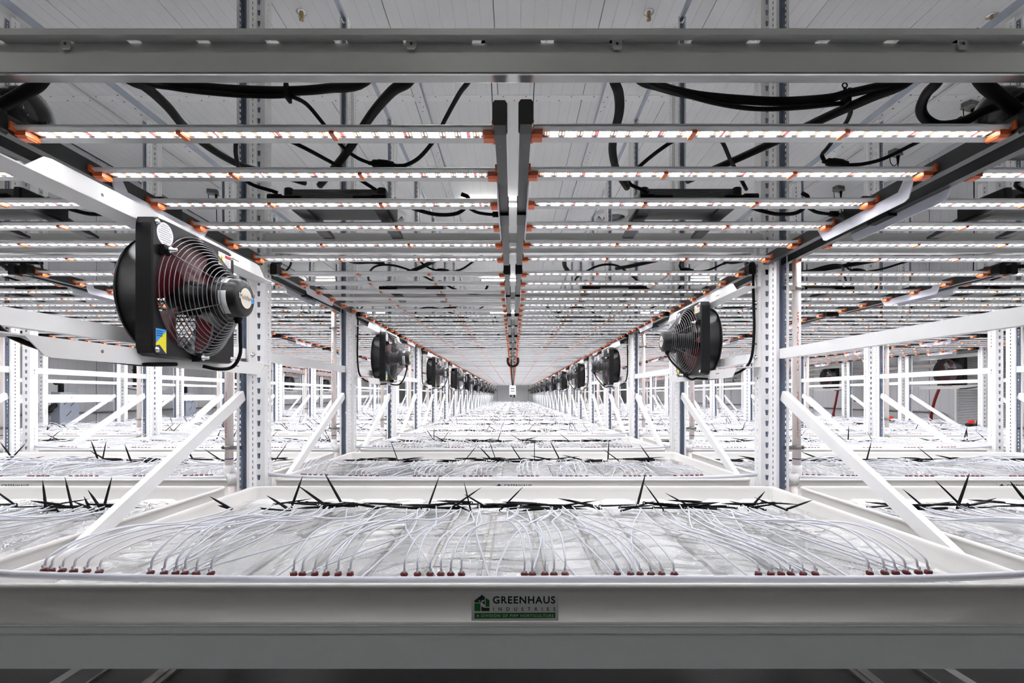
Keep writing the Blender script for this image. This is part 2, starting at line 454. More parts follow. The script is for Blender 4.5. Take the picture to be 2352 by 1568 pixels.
# sprinkler heads
ps = Proto('sprinkler_head')
ps.add('escutcheon', MB().lathe([(.055, 0), (.055, -.006), (.03, -.012), (.02, -.012)], (0, 0, 0), 'z', 20), 'steel_bright')
ps.add('body', MB().lathe([(.022, -.005), (.022, -.035), (.012, -.04), (.012, -.06), (.004, -.062)], (0, 0, 0), 'z', 12), 'brass')
ps.add('frame_arm', MB().tube([(-.018, 0, -.035), (-.024, 0, -.06), (0, 0, -.085), (.024, 0, -.06), (.018, 0, -.035)], .004, 6), 'brass')
ps.add('deflector', MB().lathe([(.001, -.085), (.024, -.086), (.024, -.089), (.001, -.09)], (0, 0, 0), 'z', 12), 'brass')
for x, d, l in ((-2.26, 5.17, 'brass sprinkler head under the ceiling, left one of three'), (1.454, 5.17, 'brass sprinkler head under the ceiling, middle one of three'),
                (5.17, 5.216, 'brass sprinkler head under the ceiling, right one of three')):
    ps.full((x, d, HC), .5, l, 'sprinkler', 'ceiling sprinklers')

# round air diffusers in the ceiling
pd = Proto('ceiling_diffuser')
pd.add('collar', MB().lathe([(.44, 0), (.44, -.10), (.41, -.12), (.38, -.10), (.38, 0)], (0, 0, 0), 'z', 40), 'white_steel')
pd.add('cone', MB().lathe([(.33, -.02), (.26, -.10), (.24, -.10), (.30, -.02)], (0, 0, 0), 'z', 40), 'white_steel')
pd.add('core', MB().lathe([(.18, 0), (.12, -.09), (.001, -.095)], (0, 0, 0), 'z', 32), 'driver_grey')
pd.add('throat', MB().disc((0, 0, -.004), .38, 'z', 40, -1), 'seam_dark')
pd.full((2.28, 10.9, HC), 0, 'round white ceiling air diffuser right of the centre row', 'air diffuser', 'ceiling air diffusers')
pd.full((-2.85, 10.9, HC), 0, 'round white ceiling air diffuser left of the centre row', 'air diffuser', 'ceiling air diffusers')

# struts that run along the room: over the post tops and under the ceiling
def strut(name, x, z, wd, ht, y0, y1, label, side, holes=True):
    r = tag(link(name, None, None, (x, 0, z)), label, 'strut', 'overhead struts'); r.empty_display_size = .1
    link('plate', MB().box(-wd / 2, wd / 2, y0, y1, 0, .004).mesh('plate', ['white_steel']), r)
    link('side_flange', MB().box(side * wd / 2, side * (wd / 2 + .004), y0, y1, -.0, ht).box(-side * wd / 2, -side * (wd / 2 - .004), y0, y1, 0.004, ht).mesh('side_flange', ['galvanised']), r)
    if holes:
        h = MB(); y = y0 + .1; i = 0
        while y < y1:
            h.lathe([(.001, -.0012), (.009, -.001), (.009, .001)], (((i % 2) - .5) * wd * .3, y, 0), 'z', 8); y += .11 if i % 4 else .42; i += 1
        o = link('bolt_holes', h.mesh('bolt_holes', ['seam_dark']), r); o['kind'] = 'stuff'
strut('tie_strut', -3.83, CZ + 2.90, .085, .07, .4, 30, 'wide white and galvanised strut across the post tops on the left side', 1)
strut('tie_strut', 3.83, CZ + 2.90, .085, .07, .4, 30, 'wide white and galvanised strut across the post tops on the right side', -1)
for s in (-1, 1):
    sd = 'left' if s < 0 else 'right'
    tag(link('tie_rod', MB().box(-.014, .014, .4, 30, 0, .03).mesh('tie_rod', ['galvanised']), None, (s * 1.29, 0, CZ + 2.875)),
        f'thin galvanised tie rod along the post tops {sd} of the centre row', 'rod', 'tie rods')
    strut('ceiling_channel', s * 1.27, HC - .05, .10, .045, 6.05, 15, f'white perforated channel under the ceiling {sd} of the centre', -s)
    tag(link('ceiling_conduit', MB().tube([(0, 4.6, 0), (0, 30, 0)], .022, 10).mesh('ceiling_conduit', ['pvc_white']), None, (s * 5.8, 0, HC - .03)),
        f'slim white conduit along the ceiling on the {sd} side', 'conduit', 'ceiling conduits')

# boxes on the ceiling with cables hanging from them
pj = Proto('junction_box')
pj.add('box_body', MB().cbox(-.095, .095, -.06, .06, -.075, 0, .01), 'driver_grey')
pj.add('lid', MB().box(-.1, .1, -.065, .065, -.085, -.075), 'steel_dark')
pj.add('cable_boot', MB().lathe([(.026, -.085), (.012, -.22)], (.06, 0, 0), 'z', 10), 'black_rubber')
pj.add('drop_cable', MB().tube(spline([(.06, 0, -.18), (.08, 0, -.9), (.12, .02, -1.8), (.13, .04, -2.6)]), .007, 6), 'black_rubber')
pj.add('loop_cable', MB().tube(spline([(.06, 0, -.2), (0, .02, -.25), (-.07, .03, -.2), (-.085, .03, -.08)]), .006, 6), 'black_rubber')
for x, d, l in ((6.4, 6.77, 'grey box under the ceiling with a hanging cable, first on the right'), (6.4, 8.09, 'grey box under the ceiling with a hanging cable, second on the right'),
                (6.4, 9.5, 'grey box under the ceiling with a hanging cable, third on the right'), (-5.99, 9.65, 'grey box under the ceiling with a hanging cable, on the left side')):
    pj.full((x, d, HC), .3, l, 'box', 'ceiling junction boxes')

# ------------------------------------------------------------------ upright frames: two perforated posts, a brace, a diagonal
ZT = CZ + 2.87
def perforated(mb, fn, wd, c, h_top, h_bot, h, pitch, z0, z1):
    """a plate wd wide (0..wd) with one column of holes centred at c; fn(a, z) -> xyz"""
    hw = max(h_top, h_bot)
    mb.quad(fn(0, z0), fn(c - hw, z0), fn(c - hw, z1), fn(0, z1)); mb.quad(fn(c + hw, z0), fn(wd, z0), fn(wd, z1), fn(c + hw, z1))
    z = z0; n = int((z1 - z0) / pitch)
    for i in range(n):
        a = z0 + i * pitch + (pitch - h) / 2; b = a + h
        mb.quad(fn(c - hw, z), fn(c + hw, z), fn(c + hw, a), fn(c - hw, a))
        if h_top != h_bot:
            mb.add([fn(c - hw, a), fn(c - h_bot, a), fn(c - h_top, b), fn(c - hw, b)], [(0, 1, 2, 3)])
            mb.add([fn(c + h_bot, a), fn(c + hw, a), fn(c + hw, b), fn(c + h_top, b)], [(0, 1, 2, 3)])
        z = b
    mb.quad(fn(c - hw, z), fn(c + hw, z), fn(c + hw, z1), fn(c - hw, z1))
def post(u0, yk, dy, s):
    """keyhole face at yk, sides run dy back from it; s mirrors across"""
    m = MB(); W, D = .060, .066; yd = 1 if dy > 0 else -1
    X = lambda u: s * (u0 + u)
    flip = (s * yd) < 0
    def front(a, z): return (X(a), yk, z)
    def inner(a, z): return (X(0), yk + yd * a, z)
    def outer(a, z): return (X(W), yk + yd * a, z)
    t = MB(); perforated(t, front, W, .030, .0085, .0055, .026, .0545, .06, ZT)
    def put(t, rev):
        if rev: t.f = [tuple(reversed(f)) for f in t.f]
        m.merge(t)
    put(t, flip)
    t = MB(); perforated(t, inner, D, .036, .0035, .0035, .014, .02725, .06, ZT); put(t, not flip)
    t = MB(); perforated(t, outer, D, .036, .0035, .0035, .014, .02725, .06, ZT); put(t, flip)
    for a, b in ((0, .013), (W - .013, W)):
        t = MB(); t.quad((X(a), yk + yd * D, .06), (X(b), yk + yd * D, .06), (X(b), yk + yd * D, ZT), (X(a), yk + yd * D, ZT)); put(t, not flip)
    return m
FR = {}
UIN = -.029                    # inner face of the posts, measured from the post line
for s in (-1, 1):
    f = Proto('upright_frame'); FR[s] = f
    for yk, dy in ((0, 1), (1.290, -1)):
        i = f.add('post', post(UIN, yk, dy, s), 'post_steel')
        ya, yb = (yk - .02, yk + .09) if dy > 0 else (yk - .09, yk + .02)
        f.add('foot_plate', MB().box(s * -.06, s * .06, ya, yb, 0, .008).box(s * -.029, s * .031, yk + dy * .004, yk + dy * .06, .008, .07), 'steel_dark', i)
    f.add('horizontal_brace', MB().box(s * -.014, s * .016, .062, 1.228, CZ + .175, CZ + .222), 'white_steel')
    a, b = Vector((0, 1.222, CZ + .0)), Vector((0, .068, CZ - .61))
    dr = (b - a).normalized(); nn = Vector((0, -dr.z, dr.y)) * .0235
    q = [a + nn, b + nn, b - nn, a - nn]
    f.add('diagonal_brace', MB().prism([(p.y, p.z) for p in q], lambda y, z: (s * -.008, y, z), lambda y, z: (s * .018, y, z)), 'white_steel')
    f.add('lower_brace', MB().box(s * -.014, s * .016, .062, 1.228, .25, .297), 'white_steel')
D0 = 1.073                     # front face of the first rack's front posts
for li in (-3, -2, -1, 1, 2, 3):
    x = (1 if li > 0 else -1) * (1.281 + (abs(li) - 1) * RP)
    n = {1: 22, 2: 20, 3: 18}[abs(li)]
    for k in range(0 if abs(li) < 3 else 1, n):
        FR[1 if li > 0 else -1].full((x, D0 + k * P, 0), 0, f'white perforated rack frame, {ORD[k]} from the camera in the {LINE[li]}', 'rack frame', 'upright rack frames')

# ------------------------------------------------------------------ cross beams at the top, deck beams below
def beam_mb(half, rear, slots):
    """bent sheet: bottom flange, face, ledge with slots, lip; y = 0 at the lip, depth to +y (mirrored when rear)"""
    y = (lambda v: -v) if rear else (lambda v: v)
    z0, z1, z2 = CZ + .7225, CZ + .789, CZ + .803
    m = MB(); t = .0025; a, b = -half, half
    def bx(p, q, r, s_): m.box(a, b, y(p), y(q), r, s_)
    bx(.026, .026 + t, z0 + t, z1)
    bx(0, t, z1 + t, z2); bx(0, .0165, z1, z1 + t)
    # ledge strip that carries the slots
    xs = [a] + [v for c in slots for v in (c - .0145, c + .0145)] + [b]
    for i in range(0, len(xs) - 1, 2):
        m.box(xs[i], xs[i + 1], y(.0165), y(.0262), z1, z1 + t)
    return m
SLOTS = [(152 - 1178) * 1.08 / FPX + .1535 * i for i in range(-1, 15)]
TABS = [152, 945, 1417, 2211]
def connector(sx, rear):
    y = (lambda v: -v) if rear else (lambda v: v)
    return MB().box(sx * 1.222, sx * 1.226, y(.004), y(.058), CZ + .70, CZ + .82).box(sx * 1.222, sx * 1.245, y(.002), y(.006), CZ + .70, CZ + .82)
PBF = Proto('cross_beam'); PBR = Proto('cross_beam')
for pr, rear in ((PBF, False), (PBR, True)):
    pr.add('beam_rail', beam_mb(1.222, rear, SLOTS if not rear else []), 'beam_paint')
    fy = (lambda v: -v) if rear else (lambda v: v)
    lipp = [(.0255, .004), (.0275, .0012), (.031, 0), (.056, 0), (.0585, .0012), (.059, .018), (.0565, .018), (.0555, .004), (.031, .0035), (.0285, .005)]
    pr.add('bottom_flange', MB().prism(lipp, lambda a, b: (-1.222, fy(a), CZ + .7205 + b), lambda a, b: (1.222, fy(a), CZ + .7205 + b)), 'beam_lip')
    for sx in (-1, 1): pr.add('end_connector', connector(sx, rear), 'white_steel')
    if not rear:
        for px in TABS:
            x = (px - 1178) * 1.08 / FPX
            i = pr.add('safety_tab', MB().prism([(-.011, .012), (.011, .012), (.011, -.010), (.007, -.015), (-.007, -.015), (-.011, -.010)],
                lambda a, b: (x + a, .0195, CZ + .789 + b - .003), lambda a, b: (x + a, .0225, CZ + .789 + b - .003)), 'beam_paint', flat=False)
            pr.add('tab_hole', MB().disc((x, .0192, CZ + .784), .0032, 'y', 10, -1), 'seam_dark', i, flat=False)
for r in (0, -1, 1, -2, 2):
    for k in range(0 if r == 0 else (0 if abs(r) == 1 else 1), min(NR[abs(r)], 16)):
        for pr, yy, nm in ((PBF, D0 - .015 + k * P, 'front'), (PBR, D0 + 1.290 + .033 + k * P, 'rear')):
            (pr.full if k < 3 and abs(r) < 2 else pr.flat)((r * RP, yy, 0), 0,
                f'grey-white upper {nm} beam of the {ORD[k]} rack in the {ROW[r]}', 'beam', 'upper cross beams')
pdk = Proto('deck_beam')
def deck(half):
    m = MB(); a, b = -half, half
    zt, zb = CZ - .514, CZ - .613
    m.box(a, b, 0, .003, zt - .0135, zt); m.box(a, b, 0, .05, zt - .003, zt - .0)
    m.box(a, b, 0.0, .0095, zt - .0165, zt - .0135); m.box(a, b, .007, .0095, zb, zt - .0165); m.box(a, b, .007, .045, zb, zb + .003)
    return m
pdk.add('beam_rail', deck(1.222), 'deck_paint')
for sx in (-1, 1): pdk.add('end_connector', MB().box(sx * 1.222, sx * 1.245, .004, .008, CZ - .62, CZ - .516), 'white_steel')
for sx in (-.6, 0, .6): pdk.add('cross_member', MB().box(sx - .02, sx + .02, .045, 1.25, CZ - .56, CZ - .5175), 'beam_paint')
for r in (0, -1, 1):
    for k in range(0, 4):
        pdk.full((r * RP, D0 + .005 + k * P, 0), 0, f'pale deck beam carrying the {ORD[k]} tray of the {ROW[r]}', 'beam', 'deck beams')
# ------------------------------------------------------------------ flood trays
TY = 1.676                    # middle of the first tray
def ring(hx, hy, R, z, n=5):
    out = []
    for cx, cyy, a0 in ((hx - R, hy - R, 0), (-hx + R, hy - R, PI / 2), (-hx + R, -hy + R, PI), (hx - R, -hy + R, 1.5 * PI)):
        for i in range(n + 1):
            a = a0 + PI / 2 * i / n
            out.append((cx + R * math.cos(a), cyy + R * math.sin(a), z))
    return out
def tray_body():
    m = MB(); prof = [(.018, -.514), (.0015, -.5138), (.0005, -.5115), (.0055, -.5095), (.005, -.445), (.003, -.436), (0, -.432), (.0005, -.4275), (.004, -.4238), (.009, -.423), (.013, -.4245), (.016, -.430), (.0175, -.44), (.022, -.490), (.030, -.4995)]
    rings = [ring(1.22 - a, .593 - a, max(.04 - a, .012), CZ + z) for a, z in prof]
    n = len(rings[0]); o = 0
    for r in rings: m.v.extend(r)
    for i in range(len(rings) - 1):
        for k in range(n):
            m.face((i * n + k, i * n + (k + 1) % n, (i + 1) * n + (k + 1) % n, (i + 1) * n + k), 3 <= i <= 12)
    m.face(list(range(n - 1, -1, -1))); m.face([(len(rings) - 1) * n + k for k in range(n)])
    return m
def tray_ribs():
    m = MB(); pw = 2.36 / 15
    for i in range(15):
        x0 = -1.18 + i * pw + .009; x1 = x0 + pw - .018
        for y0, y1 in ((-.553, -.012), (.012, .553)):
            m.cbox(x0, x1, y0, y1, CZ - .4994, CZ - .474, .016)
    return m
ptr = Proto('flood_tray')
ptr.add('tray_shell', tray_body(), 'tray_plastic')
ptr.add('floor_ribs', tray_ribs(), 'tray_floor')
def SX(c): return ((1060 + c / 9.8) - 1178) * 1.0765 / FPX
def SZ(c): return CZ - (1350 + c / 9.8 - 908) * 1.0765 / FPX
YS = -.593 + .0055 - .0004 - .0022
def flat_poly(pts, dy=0.0):
    return MB().add([(SX(a), YS - dy, SZ(b)) for a, b in pts], [tuple(range(len(pts)))])
def cardtext(txt, x0, x1, yt, yb, sp, dy, bold=.012):
    t = text_mb(txt, SX(x0), SX(x1), SZ(yb), SZ(yt), sp, bold)
    t.v = [(a, YS - dy, b) for a, b, c in t.v]; return t
st = ptr.add('label_sticker', MB().prism([(215, 140), (2190, 140), (2190, 780), (215, 780)], lambda a, b: (SX(a), YS + .0012, SZ(b)), lambda a, b: (SX(a), YS, SZ(b))), 'sticker_grey', label='pale grey printed sticker')
ptr.add('logo_roof', flat_poly([(285, 365), (285, 318), (455, 190), (520, 238), (520, 440), (495, 395), (455, 368)], .0003), 'ink_dark_green', st, flat=False)
ptr.add('logo_wall', flat_poly([(285, 385), (420, 385), (420, 560), (285, 560)], .0003).merge(flat_poly([(537, 255), (625, 315), (625, 462), (537, 462)], .0003)), 'ink_green', st, flat=False)
ptr.add('logo_base', flat_poly([(440, 425), (452, 455), (490, 478), (540, 485), (625, 485), (625, 560), (440, 560)], .0003), 'ink_dark_green', st, flat=False)
ptr.add('logo_leaf', flat_poly([(430, 358), (440, 330), (470, 310), (515, 305), (500, 335), (465, 353)], .0006).merge(flat_poly([(375, 303), (400, 318), (417, 345), (416, 360), (390, 342)], .0006)), 'sticker_grey', st, flat=False)
ptr.add('company_name', cardtext('GREENHAUS', 700, 2120, 222, 392, 1.16, .0003, .026), 'ink_black', st, flat=False)
ptr.add('company_line', cardtext('INDUSTRIES', 712, 2120, 473, 556, 2.6, .0003), 'ink_black', st, flat=False)
ptr.add('green_band', flat_poly([(285, 605), (2120, 592), (2120, 716), (285, 731)], .0003), 'ink_green', st, flat=False)
ptr.add('band_text', cardtext('A DIVISION OF PIPP HORTICULTURE', 330, 2080, 632, 694, 1.25, .0006), 'sticker_grey', st, flat=False)
LOOK = {(0, 0): 'white flood tray with a whole logo sticker on its front, nearest in the centre row'}
for r in (0, -1, 1, -2, 2):
    for k in range(0 if abs(r) < 2 else 1, NR[abs(r)]):
        l = LOOK.get((r, k), f'white flood tray, {ORD[k]} from the camera in the {ROW[r]}')
        (ptr.full if k < 3 and abs(r) < 2 else ptr.flat)((r * RP, TY + k * P, 0), 0, l, 'tray', 'flood trays')

# crinkled clear film lying in the nearest trays
def film_mesh(seed, nx=300, ny=140):
    m = MB(); o = Vector((seed * 7.3, seed * 3.1, 0)); nz = noise.noise
    for j in range(ny + 1):
        for i in range(nx + 1):
            x = -1.165 + 2.33 * i / nx; y = -.53 + .96 * j / ny
            t = .45 + 1.1 * nz(Vector((x * 1.3, y * 1.3, seed + .4)))
            c, sn = math.cos(t), math.sin(t)
            u = x * c + y * sn; v = -x * sn + y * c
            a = 1 - abs(nz(Vector((u * 3.2, v * 12, 0)) + o)) * 2; b = 1 - abs(nz(Vector((u * 7, v * 27, 3)) + o)) * 2
            e = nz(Vector((x * 9, y * 9, 5)) + o)
            m.v.append((x, y, CZ - .4675 + .009 * max(a, 0) ** 2 + .007 * max(b, 0) ** 2 + .003 * e))
    for j in range(ny):
        for i in range(nx):
            a = j * (nx + 1) + i; m.face((a, a + 1, a + nx + 2, a + nx + 1), True)
    return m
fms = [film_mesh(i).mesh('plastic_film', ['clear_film']) for i in range(2)]
for r in (0, -1, 1):
    for k in range(3 if r == 0 else 2):
        tag(link('plastic_film', fms[(r + k) % 2], None, (r * RP, TY + k * P, 0)), f'crinkled clear plastic film lying in the {ORD[k]} tray of the {ROW[r]}', 'plastic film', 'clear films in the trays')

# ------------------------------------------------------------------ drip lines: hose, red emitters, white tubes, black stakes
EM = [[92, 108, 133, 160, 190, 219], [338, 369, 396, 417, 444, 478], [670, 690, 719, 745, 773, 801], [926, 957, 986, 1011, 1034, 1059],
      [1205, 1223, 1252, 1273, 1299], [1420, 1451, 1473, 1498, 1523, 1552], [1747, 1776, 1800, 1822, 1851, 1879], [2005, 2040, 2065, 2090, 2118, 2141]]
YH = -.561
def hose_z(x): return CZ - .4245 + .0145 * min(1.1, abs(x) / 1.2) ** 5
def hose_pts(rng):
    return [(x, YH + .004 * math.sin(x * 5), hose_z(x)) for x in [-1.274 + 2.548 * i / 22 for i in range(23)]]
def emitter_mb(lod=6):
    return MB().lathe([(.004, -.004), (.0088, -.003), (.0092, .001), (.0078, .0035), (.003, .004)], (0, 0, 0), 'z', lod)
def stake_mb():
    m = MB()
    pts = [(.004, 0, 0), (0, .0, .003), (-.005, 0, .003), (-.008, 0, 0), (-.006, 0, -.004)]
    m.tube(pts, .0024, 5)
    ws = [(.0, .0040, .0026), (.03, .0048, .0028), (.10, .0034, .0022), (.140, .0006, .0005)]
    o = len(m.v)
    for x, a, b in ws: m.v += [(x, -a, -b), (x, a, -b), (x, a, b), (x, -a, b)]
    for i in range(3):
        for q in range(4): m.face((o + i * 4 + q, o + i * 4 + (q + 1) % 4, o + i * 4 + 4 + (q + 1) % 4, o + i * 4 + 4 + q))
    m.face((o + 3, o + 2, o + 1, o)); m.face((o + 12, o + 13, o + 14, o + 15)); return m
def rot_to(d):
    return Vector((1, 0, 0)).rotation_difference(Vector(d).normalized())
UP0 = [(613, 1138, 665, 1170), (482, 1140, 530, 1168), (500, 1160, 532, 1168), (1066, 1107, 1083, 1180), (1023, 1147, 1080, 1175), (1067, 1135, 1115, 1163),
       (1201, 1118, 1150, 1170), (1085, 1167, 1180, 1155), (1480, 1110, 1525, 1172), (1528, 1132, 1590, 1165), (1307, 1147, 1378, 1168), (1505, 1150, 1430, 1172),
       (1757, 1128, 1720, 1170), (1732, 1142, 1805, 1170), (1675, 1150, 1755, 1170), (1866, 1148, 1810, 1168), (908, 1158, 850, 1170)]
UPL = [(98, 1103, 107, 1180), (98, 1145, 145, 1185), (165, 1150, 235, 1178), (193, 1140, 212, 1180), (202, 1125, 240, 1180), (257, 1095, 235, 1178)]
UPR = [(2148, 1103, 2215, 1168), (2320, 1105, 2352, 1145)]
def drip_data(rng, up=None, r=0, wild=0.2):
    """emitter places, tube paths and stakes (hook place, direction) of one line, in tray coordinates"""
    E, T, S = [], [], []
    given = []
    if up:
        for x1, y1, x2, y2 in up:
            d = 1.93; a = Vector(world(x2, y2, d)); b = Vector(world(x1, y1, d + rng.uniform(-.02, .02)))
            a = Vector((a.x - r * RP, a.y - TY, a.z)); b = Vector((b.x - r * RP, b.y - TY, b.z))
            given.append((a, (b - a)))
    shift = rng.uniform(-.03, .03) if not up else 0
    for ci, cl in enumerate(EM):
        cx = sum(cl) / len(cl); lean = rng.uniform(-.05, .05); arch = rng.choice((0.012, .03, .055, .075)); side = rng.choice((-1, 1))
        if up and r == 0: arch = (.035, .075, .06, .05, .06, .02, .012, .055)[ci]
        bend = rng.uniform(-.12, .12)
        for e in cl:
            x = (e - 1178) * 1.118 / FPX + shift
            ez = hose_z(x) + .009
            E.append((x, YH + .013, ez - .001, rng.uniform(-.3, .3)))
            hx = max(-1.15, min(1.15, x * .95 + lean + rng.gauss(0, .055))); hy = .254 + rng.gauss(0, .014); hz = CZ - .448 + rng.uniform(-.004, .014)
            if given and rng.random() < .3:
                j = min(range(len(given)), key=lambda q: abs(given[q][0].x - x))
                if abs(given[j][0].x - hx) < .14:
                    a, d = given.pop(j); hx, hy, hz = a.x, a.y, a.z
                    S.append((a, d))
                else: j = None
            else: j = None
            if j is None:
                if rng.random() < wild:
                    d = Vector((rng.uniform(-.8, .8), rng.uniform(-.25, .25), rng.uniform(.25, 1)))
                else:
                    d = Vector((rng.choice((-1, 1)), rng.gauss(0, .12), rng.gauss(.05, .09)))
                S.append((Vector((hx, hy, hz)), d))
            a2 = arch * rng.uniform(.8, 1.15)
            T.append([(x, YH + .014, ez + .008), (x + (hx - x) * .02, YH + .03, ez + .02 + a2 * .25), (x + (hx - x) * .12 + bend * .1, YH + .13, ez + .01 + a2 * .85),
                      (x + (hx - x) * .35 + bend * .4, YH + .30, ez - .008 + a2 * .9), (x + (hx - x) * .65 + bend * .45 + rng.uniform(-.015, .015), YH + .52, CZ - .442 + a2 * .35),
                      (x + (hx - x) * .9 + bend * .15, hy - .10, CZ - .447), (hx, hy, hz + .002)])
    for a, d in given: S.append((a, d))
    for q in range(26):
        S.append((Vector((rng.uniform(-1.08, 1.08), .254 + rng.gauss(0, .016), CZ - .446 + rng.uniform(0, .02))), Vector((rng.choice((-1, 1)), rng.gauss(0, .1), rng.gauss(.02, .05)))))
        hx = rng.uniform(-1.05, 1.05); fx = max(-1.12, min(1.12, hx + rng.gauss(0, .16))); mx_ = rng.gauss(0, .05); zz = CZ - .4465 + rng.uniform(0, .006)
        T.append([(fx, YH + .028, CZ - .446), (fx + (hx - fx) * .2 + mx_ * .5, YH + .2, zz), (fx + (hx - fx) * .6 + mx_, YH + .48, zz + .003), (hx, .23 + rng.gauss(0, .02), CZ - .445)])
    return E, T, S
em_me = emitter_mb(6).mesh('emitter', ['emitter_red']); stake = stake_mb(); stake_me = stake.mesh('stake', ['stake_black'])
col_me = MB().lathe([(.0032, 0), (.0031, .007), (.0026, .008)], (0, 0, 0), 'z', 8).mesh('barb', ['tube_white'])
def drip_full(r, k, up, label, wild=.2):
    rng = random.Random(100 + r * 31 + k)
    root = tag(link('drip_line', None, None, (r * RP, TY + k * P, 0)), label, 'drip line', 'drip lines'); root.empty_display_size = .1
    link('supply_hose', MB().tube(hose_pts(rng), .0085, 10).mesh('supply_hose', ['hose_white']), root)
    E, T, S = drip_data(rng, up, r, wild)
    for x, y, z, a in E:
        e = link('emitter', em_me, root, (x, y, z), (.25, a * .4, a)); link('barb', col_me, e, (0, 0, .005))
    for t in T: link('feeder_tube', MB().tube(spline(t, 4), .0026, 6).mesh('feeder_tube', ['tube_white']), root)
    for a, d in S:
        o = link('stake', stake_me, root, a); o.rotation_mode = 'QUATERNION'; o.rotation_quaternion = rot_to(d)
        L = d.length if up and d.length > 1e-3 and d.length < .3 and d.length != 1 else .14
        if L > .045: o.scale = (min(1.25, L / .14), 1, 1)
def drip_variant(seed):
    rng = random.Random(seed); E, T, S = drip_data(rng, None, 0, .2)
    h = MB().tube(hose_pts(rng)[::2], .0085, 6); e = MB(); t = MB(); s = MB(); b = emitter_mb(6); low = MB()
    for x, y, z, a in E: e.merge(b.moved(x, y, z))
    for p in T:
        p = [(a + rng.uniform(-.01, .01), q, c + (rng.random() ** 3) * .05 * (1 if 1 < i < 5 else 0)) for i, (a, q, c) in enumerate(p)]
        t.merge(MB().tube(spline(p, 2), .0028, 4, False))
    for a, d in S:
        q = MB(); q.v = list(stake.v); q.f = list(stake.f); q.s = list(stake.s)
        s.merge(q.xf(Matrix.Translation(a) @ rot_to(d).to_matrix().to_4x4()))
    return (h.mesh('supply_hose', ['hose_white']), e.mesh('emitters', ['emitter_red']), t.mesh('feeder_tubes', ['tube_white']), s.mesh('stakes', ['stake_black']))
DV = [drip_variant(s) for s in (11, 23, 37, 41, 59)]
for r in (0, -1, 1, -2, 2):
    for k in range(0 if abs(r) < 2 else 1, NR[abs(r)]):
        l = f'drip hose, red emitters and black stakes in {ORD[k]} tray, {ROW[r]}'
        if k < 2 and abs(r) < 2 or (k == 2 and r == 0):
            up = {(0, 0): UP0, (-1, 0): UPL, (1, 0): UPR}.get((r, k))
            drip_full(r, k, up, l, .12 if up else .22); continue
        root = tag(link('drip_line', None, None, (r * RP, TY + k * P, 0)), l, 'drip line', 'drip lines'); root.empty_display_size = .1
        for nm, me in zip(('supply_hose', 'emitters', 'feeder_tubes', 'stakes'), DV[(k * 2 + r * 3 + (k // 5)) % 5]):
            o = link(nm, me, root)
            if nm != 'supply_hose': o['kind'] = 'stuff'

# ------------------------------------------------------------------ LED grow lights
BY = [-.5493 + .21972 * i for i in range(6)]
FY = 1.748                     # middle of the first pair of fixtures
zl = CZ + .645
pg = Proto('grow_light')
rails = []
for sx in (-1, 1):
    i = pg.add('side_rail', MB().box(sx * .587, sx * .614, -.585, .605, CZ + .633, CZ + .678), 'rail_black')
    hexa = [(-.015, .626), (.015, .626), (.019, .632), (.019, .676), (.013, .684), (-.013, .684), (-.019, .676), (-.019, .632)]
    pg.add('rail_end_cap', MB().prism([(sx * .6005 + a * .92, CZ + b) for a, b in hexa], lambda a, b: (a, -.628, b), lambda a, b: (a, -.585, b)), 'black_plastic', i)
    pg.add('rail_coupler', MB().box(sx * .585, sx * .6165, -.07, .03, CZ + .624, CZ + .69), 'black_plastic', i)
    h = MB()
    for y in BY: h.disc((sx * .6005, y + .03, CZ + .6325), .0035, 'z', 8, -1)
    pg.add('rail_screws', h, 'seam_dark', i, kind='stuff', flat=False)
sec = [(-.0145, 0), (-.026, .0055), (-.029, .0085), (-.024, .013), (.034, .013), (.041, .0085), (.041, .0015), (.039, 0), (.0145, 0), (.0145, .0056), (-.0145, .0056)]
for bi, y in enumerate(BY):
    b = pg.add('led_bar', MB().prism(sec, lambda a, c: (-.585, y + a, zl + c), lambda a, c: (.585, y + a, zl + c)), 'aluminium')
    pg.add('led_strip', MB().quad((-.5505, y - .013, zl + .0042), (-.5505, y + .013, zl + .0042), (.5505, y + .013, zl + .0042), (.5505, y - .013, zl + .0042)), 'led_lit', b)
    pg.add('channel_shade_wall', MB().box(-.57, .57, y - .0145, y - .0136, zl - .0002, zl + .0055).box(-.57, .57, y + .0136, y + .0145, zl - .0002, zl + .0055), 'channel_shade', b)  # added dark walls, keep the channel sides from glowing white in distant bars
    for sx in (-1, 1):
        pg.add('end_clip', MB().box(sx * .558, sx * .586, y - .019, y + .019, zl - .010, zl + .002).box(sx * .580, sx * .587, y - .034, y + .040, zl - .002, zl + .017)
               .prism([(-.017, -.010), (.017, -.010), (.010, -.014), (-.010, -.014)], lambda a, c: (sx * .56, y + a, zl + c), lambda a, c: (sx * .584, y + a, zl + c)), 'orange_plastic', b)
        pg.add('divider_clip', MB().box(sx * .187 - .006, sx * .187 + .006, y - .018, y + .018, zl - .005, zl + .001), 'orange_plastic', b)
dv = pg.add('driver_box', MB().box(-.15, .15, -.035, .145, CZ + .686, CZ + .73), 'driver_grey')
fin = MB()
for i in range(7): fin.box(-.15, .15, -.0365, -.035, CZ + .689 + i * .0058, CZ + .6918 + i * .0058)
pg.add('cooling_fins', fin, 'driver_grey', dv, flat=False)
